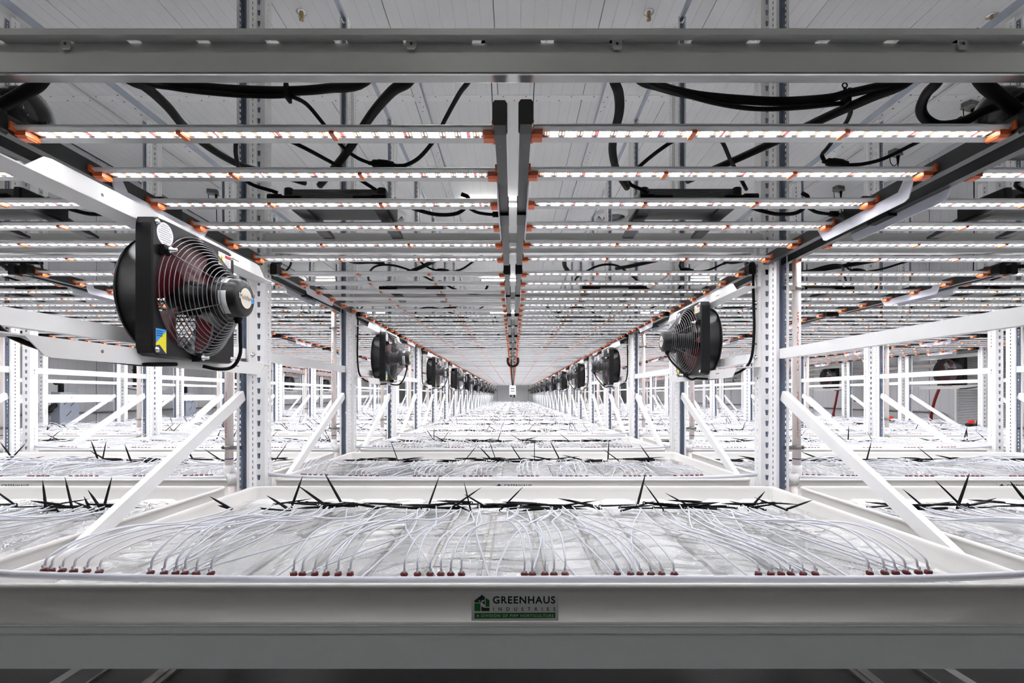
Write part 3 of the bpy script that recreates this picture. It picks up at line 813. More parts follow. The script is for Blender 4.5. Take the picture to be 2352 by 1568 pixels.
for sx in (-1, 1):
    pg.add('driver_end_cap', MB().cbox(sx * .15 if sx > 0 else -.18, .18 if sx > 0 else -.15, -.04, .15, CZ + .680, CZ + .737, .006), 'black_plastic', dv)
    pg.add('driver_bracket', MB().prism([(-.06, .70), (-.06, .685), (.26, .662), (.30, .662), (.30, .670), (.15, .70)], lambda y, z: (sx * .145 - .022, y, CZ + z), lambda y, z: (sx * .145 + .022, y, CZ + z)), 'rail_black')
    pg.add('cord_plug', MB().tube([(sx * .09, -.106, CZ + .670), (sx * .15, -.105, CZ + .670), (sx * .155, -.105, CZ + .671), (sx * .20, -.104, CZ + .672)], [.009, .009, .0125, .0125], 10), 'black_rubber')
pg.add('power_cord', MB().tube(spline([(.19, .05, CZ + .73), (.25, .05, CZ + .70), (.30, .05, CZ + .683), (.355, .05, CZ + .672), (.42, .05, CZ + .676), (.455, .05, CZ + .70), (.465, .05, CZ + .735),
       (.44, .04, CZ + .745)]), .0072, 8), 'black_rubber')
pg.add('jumper_cord', MB().tube(spline([(.47, .05, CZ + .695), (.50, .055, CZ + .682), (.545, .06, CZ + .677), (.578, .06, CZ + .677)]), .006, 8).tube([(.555, .06, CZ + .677), (.583, .06, CZ + .677)], .011, 8), 'black_rubber')
pg.add('upper_cord', MB().tube(spline([(.165, -.10, CZ + .70), (.06, -.22, CZ + .735), (-.05, -.36, CZ + .745), (-.16, -.36, CZ + .735), (-.25, -.16, CZ + .71), (-.17, -.10, CZ + .69)]), .006, 8), 'black_rubber')
for r in (0, -1, 1, -2, 2):
    for k in range(0 if abs(r) < 2 else 1, NR[abs(r)]):
        for h in (-1, 1):
            loc = (r * RP + h * .631, FY + k * P, (-.004 if k % 3 == 1 else .003 if k % 3 == 2 else 0) + (.002 if h > 0 else 0))
            off = (r, k, h) == (0, 1, -1)
            l = f'{"unlit" if off else "glowing"} six-bar LED light over the {"left" if h < 0 else "right"} half, {ORD[k]} rack, {ROW[r]}'
            if off: pg.full(loc, 0, l, 'grow light', 'grow lights', {'led_lit': 'led_off', 'channel_shade': 'led_off'})
            elif (r == 0 and k < 3) or (abs(r) == 1 and k < 2): pg.full(loc, 0, l, 'grow light', 'grow lights')
            else: pg.flat(loc, 0, l, 'grow light', 'grow lights')
# pale hanger plates bolted upright to the inner side of every light rail
hp = Proto('hanger_plate')
pf_ = [(1.455, .672), (1.50, .672), (1.525, .640), (1.86, .640), (1.885, .668), (1.93, .668), (1.925, .655), (1.89, .606), (1.875, .600), (1.50, .600), (1.485, .606)]
hp.add('plate', MB().prism([(p - FY, q) for p, q in pf_], lambda y, z: (-.0018, y, CZ + z), lambda y, z: (.0018, y, CZ + z)), 'hanger_steel')
for r in (0, -1, 1, -2, 2):
    for k in range(0 if abs(r) < 2 else 2, 8):
        for h, hn in ((-1, 'left'), (1, 'right')):
            for e, en in ((-1, 'outer' if h < 0 else 'middle'), (1, 'middle' if h < 0 else 'outer')):
                hp.flat((r * RP + h * .631 + e * .5845, FY + k * P, 0), 0 if e > 0 else 0, f'pale hanger plate on the {en} rail of the {hn} light, {ORD[k]} rack, {ROW[r]}', 'plate', 'hanger plates')
# ------------------------------------------------------------------ circulation fans and their brackets
pf = Proto('circulation_fan')
def fan_box():
    m = MB(); n = 96; h = .22
    def sq(k):
        a = 2 * PI * k / n; c, s = math.cos(a), math.sin(a); e = 18
        r = h / ((abs(c) ** e + abs(s) ** e) ** (1 / e)); return r * c, r * s
    ci = lambda k, R: (R * math.cos(2 * PI * k / n), R * math.sin(2 * PI * k / n))
    rings = [[(-.130, *ci(k, .203)) for k in range(n)], [(-.052, *ci(k, .206)) for k in range(n)], [(-.052, *sq(k)) for k in range(n)],
             [(-.004, *sq(k)) for k in range(n)], [(0, *[v * .982 for v in sq(k)]) for k in range(n)],
             [(0, *ci(k, .205)) for k in range(n)], [(-.012, *ci(k, .198)) for k in range(n)], [(-.130, *ci(k, .198)) for k in range(n)]]
    for r in rings: m.v.extend(r)
    for i in range(len(rings)):
        j = (i + 1) % len(rings)
        for k in range(n):
            m.face((i * n + k, i * n + (k + 1) % n, j * n + (k + 1) % n, j * n + k), i in (0, 5, 6))
    return m
hs = pf.add('housing', fan_box(), 'black_plastic')
blade = MB()
nb = 5
def one_blade(b):
    bm = MB(); a0 = 2 * PI * b / nb + .35
    for i in range(7):
        r = .055 + .138 * i / 6; wd = .44 + .12 * i / 6; tw = .030 - .010 * i / 6
        for j in range(5):
            a = a0 + (j / 4 - .5) * wd * 2
            bm.v.append((-.045 - tw * (j / 2 - 1), r * math.cos(a), r * math.sin(a)))
    for i in range(6):
        for j in range(4): bm.face((i * 5 + j, i * 5 + j + 1, i * 5 + j + 6, i * 5 + j + 5), True)
    n0 = len(bm.v); bm.v += [(x - .003, y, z) for x, y, z in bm.v[:n0]]
    for i in range(6):
        for j in range(4): bm.face((n0 + i * 5 + j + 5, n0 + i * 5 + j + 6, n0 + i * 5 + j + 1, n0 + i * 5 + j), True)
    return bm
ro = pf.add('rotor_hub', MB().lathe([(.001, -.085), (.055, -.083), (.06, -.075), (.06, -.01), (.05, .0), (.05, .075)], (0, 0, 0), 'x', 24), 'black_plastic')
for b in range(nb): pf.add('blade', one_blade(b), 'blade_red', ro)
cage = MB(); NRG = 14
ang = [26, 86, 146, 206, 266, 326]
for i in range(NRG):
    t = i / (NRG - 1); cage.torus((.010 + .112 * t, 0, 0), .206 - .130 * t, .0016, 'x', 48, 4)
for a in ang:
    c, s = math.cos(math.radians(a)), math.sin(math.radians(a))
    cage.tube([(.012, .207 * c, .207 * s), (.120, .074 * c, .074 * s)], .0019, 5)
pf.add('wire_guard', cage, 'wire_chrome')
for a in (26, 146, 266):
    c, s = math.cos(math.radians(a)), math.sin(math.radians(a))
    lg = pf.add('guard_lug', MB().box(-.004, .016, .212 * c - .015, .212 * c + .015, .212 * s - .015, .212 * s + .015).lathe([(.013, .016), (.013, .026), (.001, .026)], (0, .212 * c, .212 * s), 'x', 12), 'black_plastic', hs)
    pf.add('guard_bolt', MB().lathe([(.011, .026), (.011, .029), (.006, .029), (.0055, .046), (.001, .047)], (0, .212 * c, .212 * s), 'x', 10), 'steel_bright', lg)
rear = MB(); rear.torus((-.131, 0, 0), .203, .004, 'x', 48, 6)
for i in range(-9, 10):
    v = i * .021; L = math.sqrt(max(.2 ** 2 - v ** 2, 0))
    if L > .01:
        d = .7071
        rear.tube([(-.131, v * d - L * d, v * d + L * d), (-.131, v * d + L * d, v * d - L * d)], .0018, 4)
        rear.tube([(-.133, -v * d - L * d, v * d - L * d), (-.133, -v * d + L * d, v * d + L * d)], .0018, 4)
pf.add('rear_mesh', rear, 'rail_black')
mt = pf.add('motor', MB().lathe([(.045, .072), (.074, .078), (.076, .10), (.069, .104), (.068, .150), (.064, .162), (.055, .168), (.001, .169)], (0, 0, 0), 'x', 36), 'motor_black')
def arc_patch(a0, a1, x0, x1, r=.0692):
    m = MB(); n = 10
    for i in range(n + 1):
        a = math.radians(a0 + (a1 - a0) * i / n)
        m.v += [(x0, r * math.cos(a), r * math.sin(a)), (x1, r * math.cos(a), r * math.sin(a))]
    for i in range(n): m.face((2 * i, 2 * i + 1, 2 * i + 3, 2 * i + 2), True)
    return m
ra = pf.add('rating_label', arc_patch(168, 240, .110, .137), 'sticker_white', mt)
pf.add('top_label', arc_patch(105, 140, .108, .132), 'sticker_white', mt)
pf.add('motor_badge', MB().disc((.1696, 0, 0), .036, 'x', 28).add([(.1698, -.045, -.006), (.1698, .047, -.012), (.1698, .047, .008), (.1698, -.045, .013)], [(0, 1, 2, 3)]), 'logo_cream', mt)
def yz_text(txt, y0, y1, z0, z1, x, sp=1.0):
    t = text_mb(txt, y0, y1, z0, z1, sp); t.v = [(x, a, b) for a, b, c in t.v]; return t
pf.add('badge_text', yz_text('Multifan', -.041, .030, -.006, .011, .1702), 'ink_black', mt, flat=False)
pf.add('badge_dot', MB().add([(.1702, .032, -.012), (.1702, .047, -.012), (.1702, .047, .006), (.1702, .032, .006)], [(0, 1, 2, 3)]), 'ink_blue', mt, flat=False)
x1 = .0006
rs = pf.add('round_label', MB().disc((x1, -.165, .172), .037, 'x', 28), 'sticker_white', hs)
tl = MB()
for i in range(9):
    z = .172 - .028 + i * .007; L = math.sqrt(max(.031 ** 2 - (z - .172) ** 2, 0)) * (.95 if i % 3 else .7)
    tl.add([(x1 + .0004, -.165 - L, z - .0011), (x1 + .0004, -.165 + L, z - .0011), (x1 + .0004, -.165 + L, z + .0011), (x1 + .0004, -.165 - L, z + .0011)], [(0, 1, 2, 3)])
pf.add('small_print', tl, 'ink_grey', rs, kind='stuff', flat=False)
def rect(y0, y1, z0, z1, x): return MB().add([(x, y0, z0), (x, y1, z0), (x, y1, z1), (x, y0, z1)], [(0, 1, 2, 3)])
wl_ = pf.add('warning_label', rect(.115, .195, .155, .203, x1), 'sticker_white', hs, label='white warning label with yellow triangle and red bar')
pf.add('warning_triangle', MB().add([(x1 + .0004, .119, .162), (x1 + .0004, .151, .162), (x1 + .0004, .135, .198)], [(0, 1, 2)]), 'ink_yellow', wl_)
pf.add('warning_mark', rect(.1335, .1365, .170, .186, x1 + .0007).merge(rect(.1335, .1365, .165, .168, x1 + .0007)), 'ink_black', wl_, flat=False)
pf.add('warning_bar', rect(.156, .192, .187, .199, x1 + .0004), 'ink_red', wl_)
wt = MB()
for i in range(4): wt.merge(rect(.157, .19 - .004 * (i % 2), .160 + i * .006, .1625 + i * .006, x1 + .0004))
pf.add('small_print', wt, 'ink_grey', wl_, kind='stuff', flat=False)
bl = pf.add('maker_label', rect(-.206, -.160, -.211, -.133, x1), 'ink_yellow', hs, label='blue, yellow and navy label')
pf.add('blue_field', MB().add([(x1 + .0004, -.206, -.133), (x1 + .0004, -.206, -.180), (x1 + .0004, -.160, -.136), (x1 + .0004, -.160, -.133)], [(0, 1, 2, 3)]), 'ink_blue', bl)
pf.add('navy_field', MB().add([(x1 + .0004, -.206, -.187), (x1 + .0004, -.206, -.211), (x1 + .0004, -.160, -.211)], [(0, 1, 2)]).merge(MB().add([(x1 + .0004, -.206, -.187), (x1 + .0004, -.160, -.211), (x1 + .0004, -.190, -.184)], [(0, 1, 2)])), 'ink_navy', bl)
nt_ = MB()
for i in range(3): nt_.merge(rect(-.203, -.178, -.143 - i * .007, -.140 - i * .007, x1 + .0008))
pf.add('small_print', nt_, 'ink_navy', bl, kind='stuff', flat=False)
for y, z in ((-.2, .2), (-.2, -.2), (.2, .2), (.2, -.2)):
    pf.add('corner_bolt', MB().lathe([(.009, 0), (.009, .003), (.006, .003), (.006, .007), (.001, .0075)], (0, y, z), 'x', 12), 'steel_bright', hs)
pf.add('power_cord', MB().tube(spline([(.135, .01, -.064), (.136, .02, -.085), (.120, .05, -.13), (.085, .11, -.19), (.045, .13, -.235), (.01, .10, -.245), (-.03, .07, -.236)]), .0065, 8).lathe([(.016, .0), (.010, -.022)], (.135, .01, -.064), 'z', 10), 'black_rubber')

pb = Proto('fan_bracket')
for z, top in ((.206, 1), (-.199, -1)):
    a = pb.add('upper_arm' if top > 0 else 'lower_arm', MB().box(-.137, -.053, -.642, .642, z - .002, z + .002), 'bracket_paint')
    hgt = .045
    pb.add('mounting_plate', MB().prism([(-.56, z), (-.51, z + top * hgt), (-.49, z + top * (hgt + .004)), (.49, z + top * (hgt + .004)), (.51, z + top * hgt), (.56, z)],
           lambda y, q: (-.0525, y, q), lambda y, q: (-.0555, y, q)), 'bracket_paint', a)
    pb.add('slot_holes', MB().box(-.0524, -.052, .30, .345, z + top * .018, z + top * .022).lathe([(.005, -.0522), (.001, -.0521)], (0, -.34, z + top * .02), 'x', 8), 'seam_dark', a, kind='stuff', flat=False)
for sy in (-1, 1):
    p_ = pb.add('post_plate', MB().box(-.138, -.1345, sy * .572, sy * .645, -.25, .262), 'bracket_paint')
    pb.add('plate_bolts', MB().lathe([(.013, -.1345), (.013, -.131), (.008, -.131), (.008, -.124), (.001, -.123)], (0, sy * .60, .13), 'x', 10).lathe([(.013, -.1345), (.013, -.131), (.008, -.131), (.008, -.124), (.001, -.123)], (0, sy * .60, -.15), 'x', 10), 'steel_bright', p_, kind='stuff')
pbs = {}
for sy_ in (1, -1):
    q_ = Proto('fan_bracket'); q_.parts = list(pb.parts); pbs[sy_] = q_
    fc = MB().tube(spline([(-.03, .07 * sy_, -.238), (-.06, .20 * sy_, -.245), (-.08, .36 * sy_, -.236), (-.10, .50 * sy_, -.215), (-.118, .575 * sy_, -.16), (-.122, .602 * sy_, -.02), (-.120, .600 * sy_, .16), (-.122, .592 * sy_, .255), (-.14, .56 * sy_, .285), (-.16, .54 * sy_, .26)]), .0068, 8)
    q_.add('feed_cord', fc, 'black_rubber')
    q_.add('cable_tie', MB().torus((-.121, .604 * sy_, .10), .011, .0022, 'z', 12, 4).box(-.14, -.1, .598 * sy_, .603 * sy_, .098, .102).torus((-.122, .602 * sy_, -.08), .011, .0022, 'z', 12, 4).box(-.13, -.095, .60 * sy_, .604 * sy_, -.082, -.078), 'black_plastic')
def put_fan(x, k, rot, label, near):
    y = 1.715 + k * P
    f = pf.full if near else pf.flat
    pq = pbs[-1 if abs(rot) < 1 else 1]
    b = pq.full if near else pq.flat
    f((x, y, CZ + .344), rot, 'black square fan ' + label, 'fan', 'circulation fans')
    b((x, y, CZ + .344), rot, 'white bracket of the fan ' + label, 'bracket', 'fan brackets')
put_fan(-1.115, 0, 0, 'left of the centre row, first and largest', True)
n = 1
for k in range(2, 22, 2): put_fan(-1.115, k, 0, f'left of the centre row, {ORD[k // 2]} from the camera', k <= 6)
for k in range(1, 22, 2): put_fan(1.115, k, PI, f'right of the centre row, {ORD[k // 2]} from the camera', k <= 5)
for i, k in enumerate((4, 6, 8, 10, 12)): put_fan(6.548, k, 0, f'on the outermost right post line, {ORD[i]} from the camera', k < 8)
for i, k in enumerate((5, 7, 9, 11, 13)): put_fan(-6.548, k, PI, f'on the outermost left post line, {ORD[i]} from the camera', k < 8)

# ------------------------------------------------------------------ drain pipes beside the rear posts
PD = {}
for s in (-1, 1):
    q = Proto('drain_pipe'); PD[s] = q
    up = q.add('pipe', MB().tube([(0, 0, CZ + .655), (0, 0, CZ - .335)], .0188, 16), 'pvc')
    q.add('pipe_cap', MB().lathe([(.017, 0), (.017, .012), (.001, .012)], (0, 0, CZ + .655), 'z', 14), 'rail_black', up)
    q.add('pipe_elbow', MB().tube([(0, 0, CZ - .335), (0, 0, CZ - .36)] + [(-s * .018 * (1 - math.cos(a)), -.012 * (1 - math.cos(a)), CZ - .36 - .03 * math.sin(a)) for a in (.5, 1.0, 1.57, 2.2)] + [(-s * .028, -.02, CZ - .425)], .0242, 16), 'pvc_white')
    q.add('lower_pipe', MB().tube([(-s * .028, -.02, CZ - .42), (-s * .028, -.02, .05)], .0188, 16), 'pvc')
    for z in (.515, -.25):
        cl = q.add('pipe_clamp', MB().lathe([(.0188, -.009), (.0215, -.009), (.0215, .009), (.0188, .009)], (0, 0, CZ + z), 'z', 16).box(-s * .075, -s * .018, -.021, -.017, CZ + z - .009, CZ + z + .009).box(s * .018, s * .030, -.008, .004, CZ + z - .009, CZ + z + .009), 'steel_dark')
        q.add('clamp_screw', MB().lathe([(.005, -.022), (.005, -.012), (.001, -.012)], (s * .025, .004, CZ + z), 'y', 8), 'steel_bright', cl)
    q.add('purple_primer_ring', MB().lathe([(.0190, -.003), (.0192, 0), (.0190, .003)], (0, 0, CZ - .305), 'z', 16), 'ink_purple', up, flat=False)
    for txt, za, zb in (('PVC SCH 40', .40, .12), ('CHARLOTTE PIPE', .02, -.20)):
        t = text_mb(txt, 0, abs(za - zb), -.005, .005)
        t.v = [((b - .003), -.0190 - .0004 + .0012 * abs(b) / .005, CZ + zb + a) for a, b, c in t.v]
        t.v = [(x + s * 0.0, y, z) for x, y, z in t.v]
        q.add('pipe_lettering', t, 'ink_red', up, flat=False)
for li in (-2, -1, 1, 2):
    s = 1 if li > 0 else -1
    for k in range(0, 14 if abs(li) == 1 else 10):
        (PD[s].full if k < 2 else PD[s].flat)((s * (1.281 + (abs(li) - 1) * RP + .089), 2.335 + k * P, 0), 0, f'pale PVC drain pipe behind the {ORD[k]} rack at the {LINE[li]}', 'pipe', 'drain pipes')

# ------------------------------------------------------------------ black cables above the lights
def seg(pts, dz=0): return [world(*p) for p in pts]
def top(px, d=1.085): x = (px - VX) * 1.1 / FPX; return (x, d, CZ + .812)
CAB = []
def cable(pts, r, ends=(None, None)):
    q = seg(pts)
    if ends[0] is not None: q = [top(ends[0])] + q
    if ends[1] is not None: q = q + [top(ends[1])]
    return MB().tube(spline(q, 6), r, 8)
conn = lambda a, b: MB().tube([Vector(a).lerp(Vector(b), t) for t in (0, .12, .16, .3, .34, .66, .7, .84, .88, 1)], [.006, .007, .012, .013, .015, .015, .013, .012, .007, .006], 10)
def tie(px, py, d, h=.03):
    x, y, z = world(px, py, d)
    return MB().box(x - .004, x + .004, y - .016, y + .016, z - .024, z + .012).tube([(x, y, z + .01), (x - .003, y, z + .022)], .004, 6).torus((x - .003, y, z + .028), .0065, .002, 'y', 12, 4)
CABLES = {
    'L_bundle': ('thick cable bundle behind the front beam, left side', [('trunk', cable([(300, 172, 1.16), (360, 192, 1.26), (460, 200, 1.3), (560, 207, 1.3), (665, 209, 1.3), (750, 203, 1.28), (840, 186, 1.2)], .0115, (255, 900))),
                  ('second_cable', cable([(310, 178, 1.17), (400, 203, 1.27), (520, 217, 1.29), (620, 221, 1.3), (668, 219, 1.3)], .006, (262, None))), ('cable_tie', tie(661, 209, 1.295))]),
    'L_long': ('thick cable running back from the front beam, far left', [('trunk', cable([(285, 172, 1.15), (335, 200, 1.24), (385, 245, 1.36), (425, 292, 1.5), (490, 345, 1.7), (560, 382, 1.9), (640, 402, 2.1), (700, 420, 2.25)], .0125, (250, None)))]),
    'L_inner': ('thick cable curving down left of the middle rails', [('trunk', cable([(945, 178, 1.15), (900, 210, 1.22), (850, 268, 1.35), (800, 345, 1.55), (768, 385, 1.68), (735, 425, 1.85)], .0125, (985, None)))]),
    'L_thin': ('thin cord with inline connector, left of the middle rails', [('cord', cable([(1082, 176, 1.16), (1055, 215, 1.25), (1022, 275, 1.38), (1000, 318, 1.48), (965, 360, 1.56), (935, 378, 1.6), (912, 381, 1.6)], .0062, (1120, None))),
                ('connector', conn(world(914, 381, 1.6), world(846, 374, 1.6))), ('tail_cord', cable([(848, 374, 1.6), (820, 362, 1.58), (788, 338, 1.54), (745, 287, 1.44), (705, 240, 1.36), (668, 220, 1.3)], .0058))]),
    'R_bundle': ('thick cable bundle behind the front beam, right side', [('trunk', cable([(1462, 174, 1.17), (1520, 200, 1.26), (1600, 219, 1.3), (1700, 229, 1.3), (1800, 233, 1.3), (1900, 226, 1.3), (1945, 215, 1.28), (2000, 203, 1.24), (2075, 182, 1.17)], .0115, (1420, 2130))),
                 ('second_cable', cable([(1480, 180, 1.18), (1560, 213, 1.27), (1650, 238, 1.3), (1740, 250, 1.3), (1840, 247, 1.3), (1935, 237, 1.3)], .006, (1430, None))), ('cable_tie', tie(1943, 220, 1.29))]),
    'R_thin': ('thin cord with inline connector, right side', [('cord', cable([(1938, 238, 1.3), (1953, 252, 1.32), (1947, 275, 1.38), (1930, 300, 1.45), (1900, 340, 1.55), (1888, 355, 1.6), (1893, 368, 1.6)], .006)),
                ('connector', conn(world(1890, 370, 1.6), world(1955, 380, 1.6))), ('tail_cord', cable([(1950, 379, 1.6), (1985, 376, 1.58), (2030, 364, 1.55), (2090, 335, 1.5), (2150, 305, 1.44), (2210, 270, 1.38)], .006))]),
    'R_inner': ('thick cable bending down right of the middle rails', [('trunk', cable([(1408, 174, 1.15), (1421, 215, 1.22), (1422, 260, 1.3), (1410, 310, 1.42), (1407, 350, 1.52), (1417, 392, 1.66), (1440, 430, 1.85)], .0125, (1395, None)))]),
    'R_long': ('thick straight cable running back, right side', [('trunk', cable([(2090, 182, 1.16), (2000, 224, 1.25), (1900, 268, 1.36), (1800, 316, 1.5), (1700, 362, 1.68), (1640, 388, 1.8), (1580, 415, 1.98)], .0125, (2150, None)))]),
    'R_loop': ('thick black cable hanging in a U-loop at the right edge', [('trunk', cable([(2160, 178, 1.16), (2128, 215, 1.22), (2115, 250, 1.26), (2128, 275, 1.28), (2160, 288, 1.28), (2210, 280, 1.27), (2270, 250, 1.25), (2360, 215, 1.2)], .012, (2190, 2460)))]),
    'R_cross': ('thick black cable crossing down at the upper right corner', [('trunk', cable([(2250, 178, 1.14), (2300, 225, 1.18), (2370, 285, 1.22), (2440, 340, 1.3)], .016, (2215, None)))]),
    'L_cross': ('thick black cable at the upper left corner', [('trunk', cable([(100, 180, 1.14), (50, 215, 1.18), (-10, 250, 1.22), (-80, 300, 1.3)], .014, (140, None)))]),
}
for key, (lab, parts) in CABLES.items():
    meshes = [(nm, mb.mesh(nm, ['black_rubber'])) for nm, mb in parts]
    for r in (0, -1, 1):
        for k in range(0, 6 if r == 0 else 4):
            if r and ('cross' in key or k == 0): continue
            if k >= 1 and ('cross' in key or 'loop' in key): continue
            root = tag(link('power_cable', None, None, (r * RP, k * P, 0)), f'{lab}, {ORD[k]} rack, {ROW[r]}' if (r or k) else lab, 'cable', 'power cables above the lights')
            root.empty_display_size = .1
            for nm, me in meshes: link(nm, me, root)
# thin steel wires that hold the middle rails
for s, sd in ((-1, 'left'), (1, 'right')):
    for k in range(0, 4):
        tag(link('suspension_wire', MB().tube([(s * .048, 1.19, CZ + .68), (s * .054, 1.085, CZ + .806)], .0011, 5).mesh('suspension_wire', ['rail_black']), None, (0, k * P, 0)),
            f'thin suspension wire holding the {sd} middle rail of the {ORD[k]} rack', 'wire', 'suspension wires')
# black motor housings with clear end caps above the outer rails
pm_ = Proto('motor_housing')
pm_.add('body', MB().lathe([(.001, -.16), (.05, -.16), (.058, -.15), (.060, .02), (.052, .03), (.001, .03)], (0, 0, 0), 'x', 24), 'black_plastic')
pm_.add('clear_cap', MB().lathe([(.064, .0), (.066, .055), (.060, .072), (.03, .078), (.001, .078)], (0, 0, 0), 'x', 24), 'clear_plastic')
pm_.add('clasps', MB().box(.0, .05, -.008, .008, .062, .072).box(.0, .05, .055, .068, -.008, .008).box(.0, .05, -.068, -.055, -.008, .008), 'driver_grey', kind='stuff')
pm_.add('base_box', MB().cbox(-.18, -.02, -.06, .06, -.10, -.03, .01), 'driver_grey')
for s, sd in ((-1, 'left'), (1, 'right')):
    for k in range(0, 5):
        pm_.full((s * 1.385, 1.33 + k * P, CZ + .775), 0 if s < 0 else PI, f'black motor housing with clear cap above the {sd} outer light rail, {ORD[k]} rack', 'motor', 'motor housings')

# ------------------------------------------------------------------ controller hanging in the middle of the room
r_ = tag(link('controller_box', None, None, (0, 10.2, CZ)), 'small white controller hanging on black cables in the middle of the room', 'controller')
link('box_body', MB().cbox(-.075, .065, -.03, .03, .015, .215, .008).mesh('box_body', ['white_steel']), r_)
link('display', MB().box(-.045, .035, -.0312, -.029, .135, .155).mesh('display', ['driver_grey']), r_)
link('keypad', MB().box(-.045, .035, -.0312, -.029, .085, .10).mesh('keypad', ['driver_grey']), r_)
link('cable_glands', MB().lathe([(.014, .015), (.014, -.02), (.008, -.03), (.001, -.03)], (-.04, 0, 0), 'z', 10).lathe([(.018, .015), (.018, -.03), (.008, -.05), (.001, -.05)], (.03, 0, 0), 'z', 10).mesh('cable_glands', ['black_plastic']), r_)
link('hanging_cable', MB().tube(spline([(-.005, 0, .215), (-.02, -.6, .36), (-.03, -1.5, .62), (-.03, -2.2, .66)]), .014, 8).mesh('hanging_cable', ['black_rubber']), r_)
tag(link('cable_loop', MB().tube(spline([(-.085, 8.3, CZ + .66), (-.09, 8.3, CZ + .58), (-.06, 8.3, CZ + .52), (0, 8.3, CZ + .50), (.06, 8.3, CZ + .52), (.09, 8.3, CZ + .58), (.085, 8.3, CZ + .66)]), .02, 10).mesh('cable_loop', ['black_rubber'])),
    'thick black cable loop hanging between the middle rails', 'cable')

# ------------------------------------------------------------------ along the side walls
for s, sd in ((-1, 'left'), (1, 'right')):
    y1 = 7.9 if s > 0 else 2.5
    pts = [(s * (XW - .02), 30, CZ - .285), (s * (XW - .02), y1 + .25, CZ - .285)]
    pts += [(s * (XW - .02), y1 + .25 - .22 * math.sin(a), CZ - .285 - .22 * (1 - math.cos(a))) for a in (.4, .8, 1.2, 1.57)] + [(s * (XW - .02), y1 + .03, .02)]
    tag(link('wall_conduit', MB().tube(pts, .016, 10).mesh('wall_conduit', ['steel_dark'])), f'grey steel conduit low along the {sd} wall', 'conduit')
r_ = tag(link('wall_pipe', None), 'white pipe on black hooks along the right wall', 'pipe')
link('pipe', MB().tube([(XW - .10, 7.6, CZ + .50), (XW - .10, 26, CZ + .50)], .035, 12).mesh('pipe', ['pvc']), r_)
hk = MB().tube(spline([(0, 0, .0), (-.09, 0, .02), (-.15, 0, .0), (-.155, 0, -.08), (-.10, 0, -.10)]), .012, 6).mesh('hook', ['black_plastic'])
for y in (8.0, 9.2, 11.0, 13.0, 15.4): link('hook', hk, r_, (XW - .03, y, CZ + .53))
r_ = tag(link('wall_louver', None, None, (XW - .012, 7.38, CZ)), 'tall white slatted louver on the right wall behind the racks', 'louver')
link('frame', MB().box(-.03, .0, -.46, -.42, -.66, .80).box(-.03, 0, .42, .46, -.66, .80).box(-.03, 0, -.42, .42, -.66, -.62).box(-.03, 0, -.42, .42, .76, .80).mesh('frame', ['white_steel']), r_)
link('back_plate', MB().box(-.004, 0, -.42, .42, -.62, .76).mesh('back_plate', ['seam_dark']), r_)
sm = MB().prism([(-.03, 0), (-.028, -.002), (-.006, .013), (-.008, .015)], lambda a, b: (a, -.42, b), lambda a, b: (a, .42, b)).mesh('louver_slat', ['white_steel'])
for i in range(55): link('louver_slat', sm, r_, (0, 0, -.615 + i * .025))
for i, (x, y, x2, y2) in enumerate(((6.62, 7.5, 6.7, 7.75), (6.66, 9.9, 6.7, 10.1), (6.5, 9.2, 6.72, 9.0), (6.6, 8.9, 6.7, 9.15), (6.6, 12.6, 6.7, 12.8))):
    tag(link('red_hose', MB().tube(spline([(x, y, CZ + (.13 if i in (0, 1, 4) else -.1)), (x + .02, (y + y2) / 2, CZ - .12), (x2, y2, CZ - .42), (x2 + .05, y2 + .05, .021)]), .02, 8).mesh('red_hose', ['hose_red'])),
        f'dark red hose hanging by the right wall, {ORD[i]} of five', 'hose', 'red hoses')
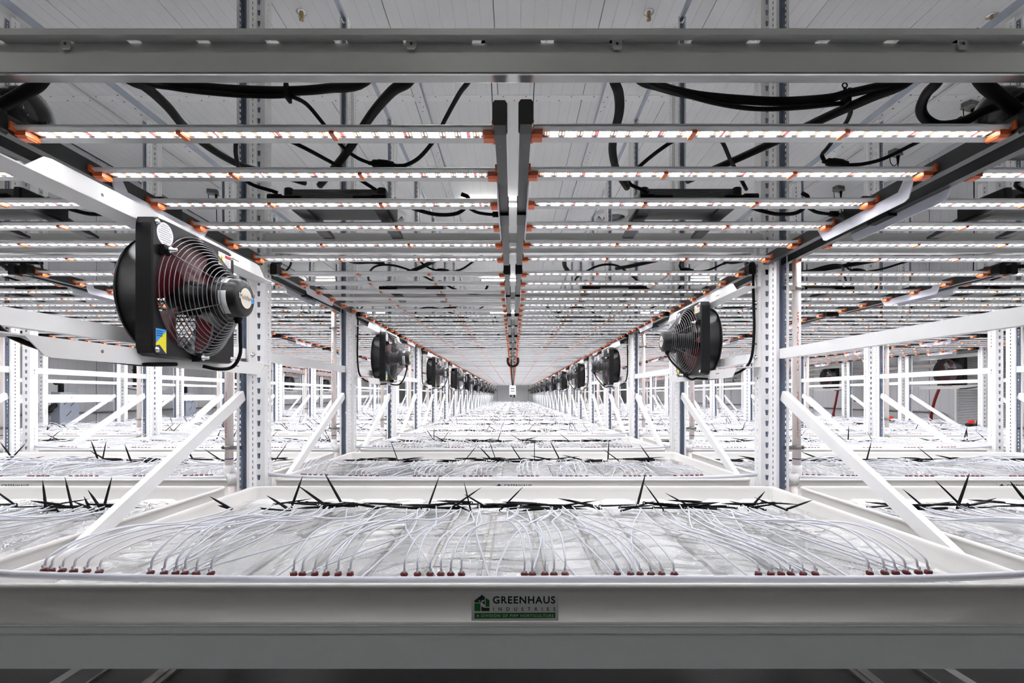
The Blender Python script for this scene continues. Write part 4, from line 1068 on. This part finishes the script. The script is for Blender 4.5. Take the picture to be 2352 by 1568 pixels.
for i, (x, y) in enumerate(((6.22, 6.566), (6.03, 7.725))):
    r_ = tag(link('valve', None, None, (x, y, CZ - .3985)), f'small valve with a bright red handle at the right-hand trays, {ORD[i]}', 'valve', 'red valves')
    link('valve_body', MB().tube([(-.06, 0, 0), (.06, 0, 0)], .024, 10).mesh('valve_body', ['black_plastic']), r_)
    link('handle', MB().cbox(-.035, .04, -.015, .015, .025, .065, .006).mesh('handle', ['signal_red']), r_)
pc = Proto('equipment_cabinet')
cb = pc.add('cabinet_body', MB().cbox(0, .14, -.16, .16, -.46, .05, .006), 'galvanised')
for i, (y, z) in enumerate(((-.06, -.10), (.03, -.06), (.05, -.12), (-.02, -.27))):
    pc.add('slot', MB().prism([(-.045, -.035), (-.038, -.040), (.045, .035), (.038, .040)], lambda a, b: (.1405, y + a, z + b), lambda a, b: (.1425, y + a, z + b)), 'ink_black', cb)
pc.add('stand', MB().box(.02, .12, -.13, -.09, -1.1, -.46).box(.02, .12, .09, .13, -1.1, -.46).box(0, .14, -.15, .15, -1.1, -1.09), 'galvanised')
pc.add('upper_elbow', MB().tube([(.07, -.07, .04), (.07, -.07, .16), (.07, -.10, .19), (.07, -.16, .19)], .036, 10), 'black_plastic')
pc.add('side_elbow', MB().tube([(.07, -.15, -.14), (.07, -.22, -.17), (.07, -.24, -.22), (.07, -.30, -.23)], .036, 10), 'black_plastic')
for i, y in enumerate((7.25, 9.98, 12.72)):
    pc.full((-6.78, y, CZ), 0, f'pale metal equipment cabinet with diagonal slots by the left wall, {ORD[i]} from the camera', 'cabinet', 'wall cabinets')
r_ = tag(link('guard_rail', None), 'white horizontal rail along the outermost left posts', 'rail')
link('rail_bar', MB().box(-6.43, -6.415, 4.0, 26, CZ - .10, CZ + .015).mesh('rail_bar', ['white_steel']), r_)
b = MB()
for i in range(32): b.disc((-6.4145, 4.3 + i * .683, CZ - .03), .009, 'x', 8)
o = link('bolts', b.mesh('bolts', ['steel_dark']), r_); o['kind'] = 'stuff'
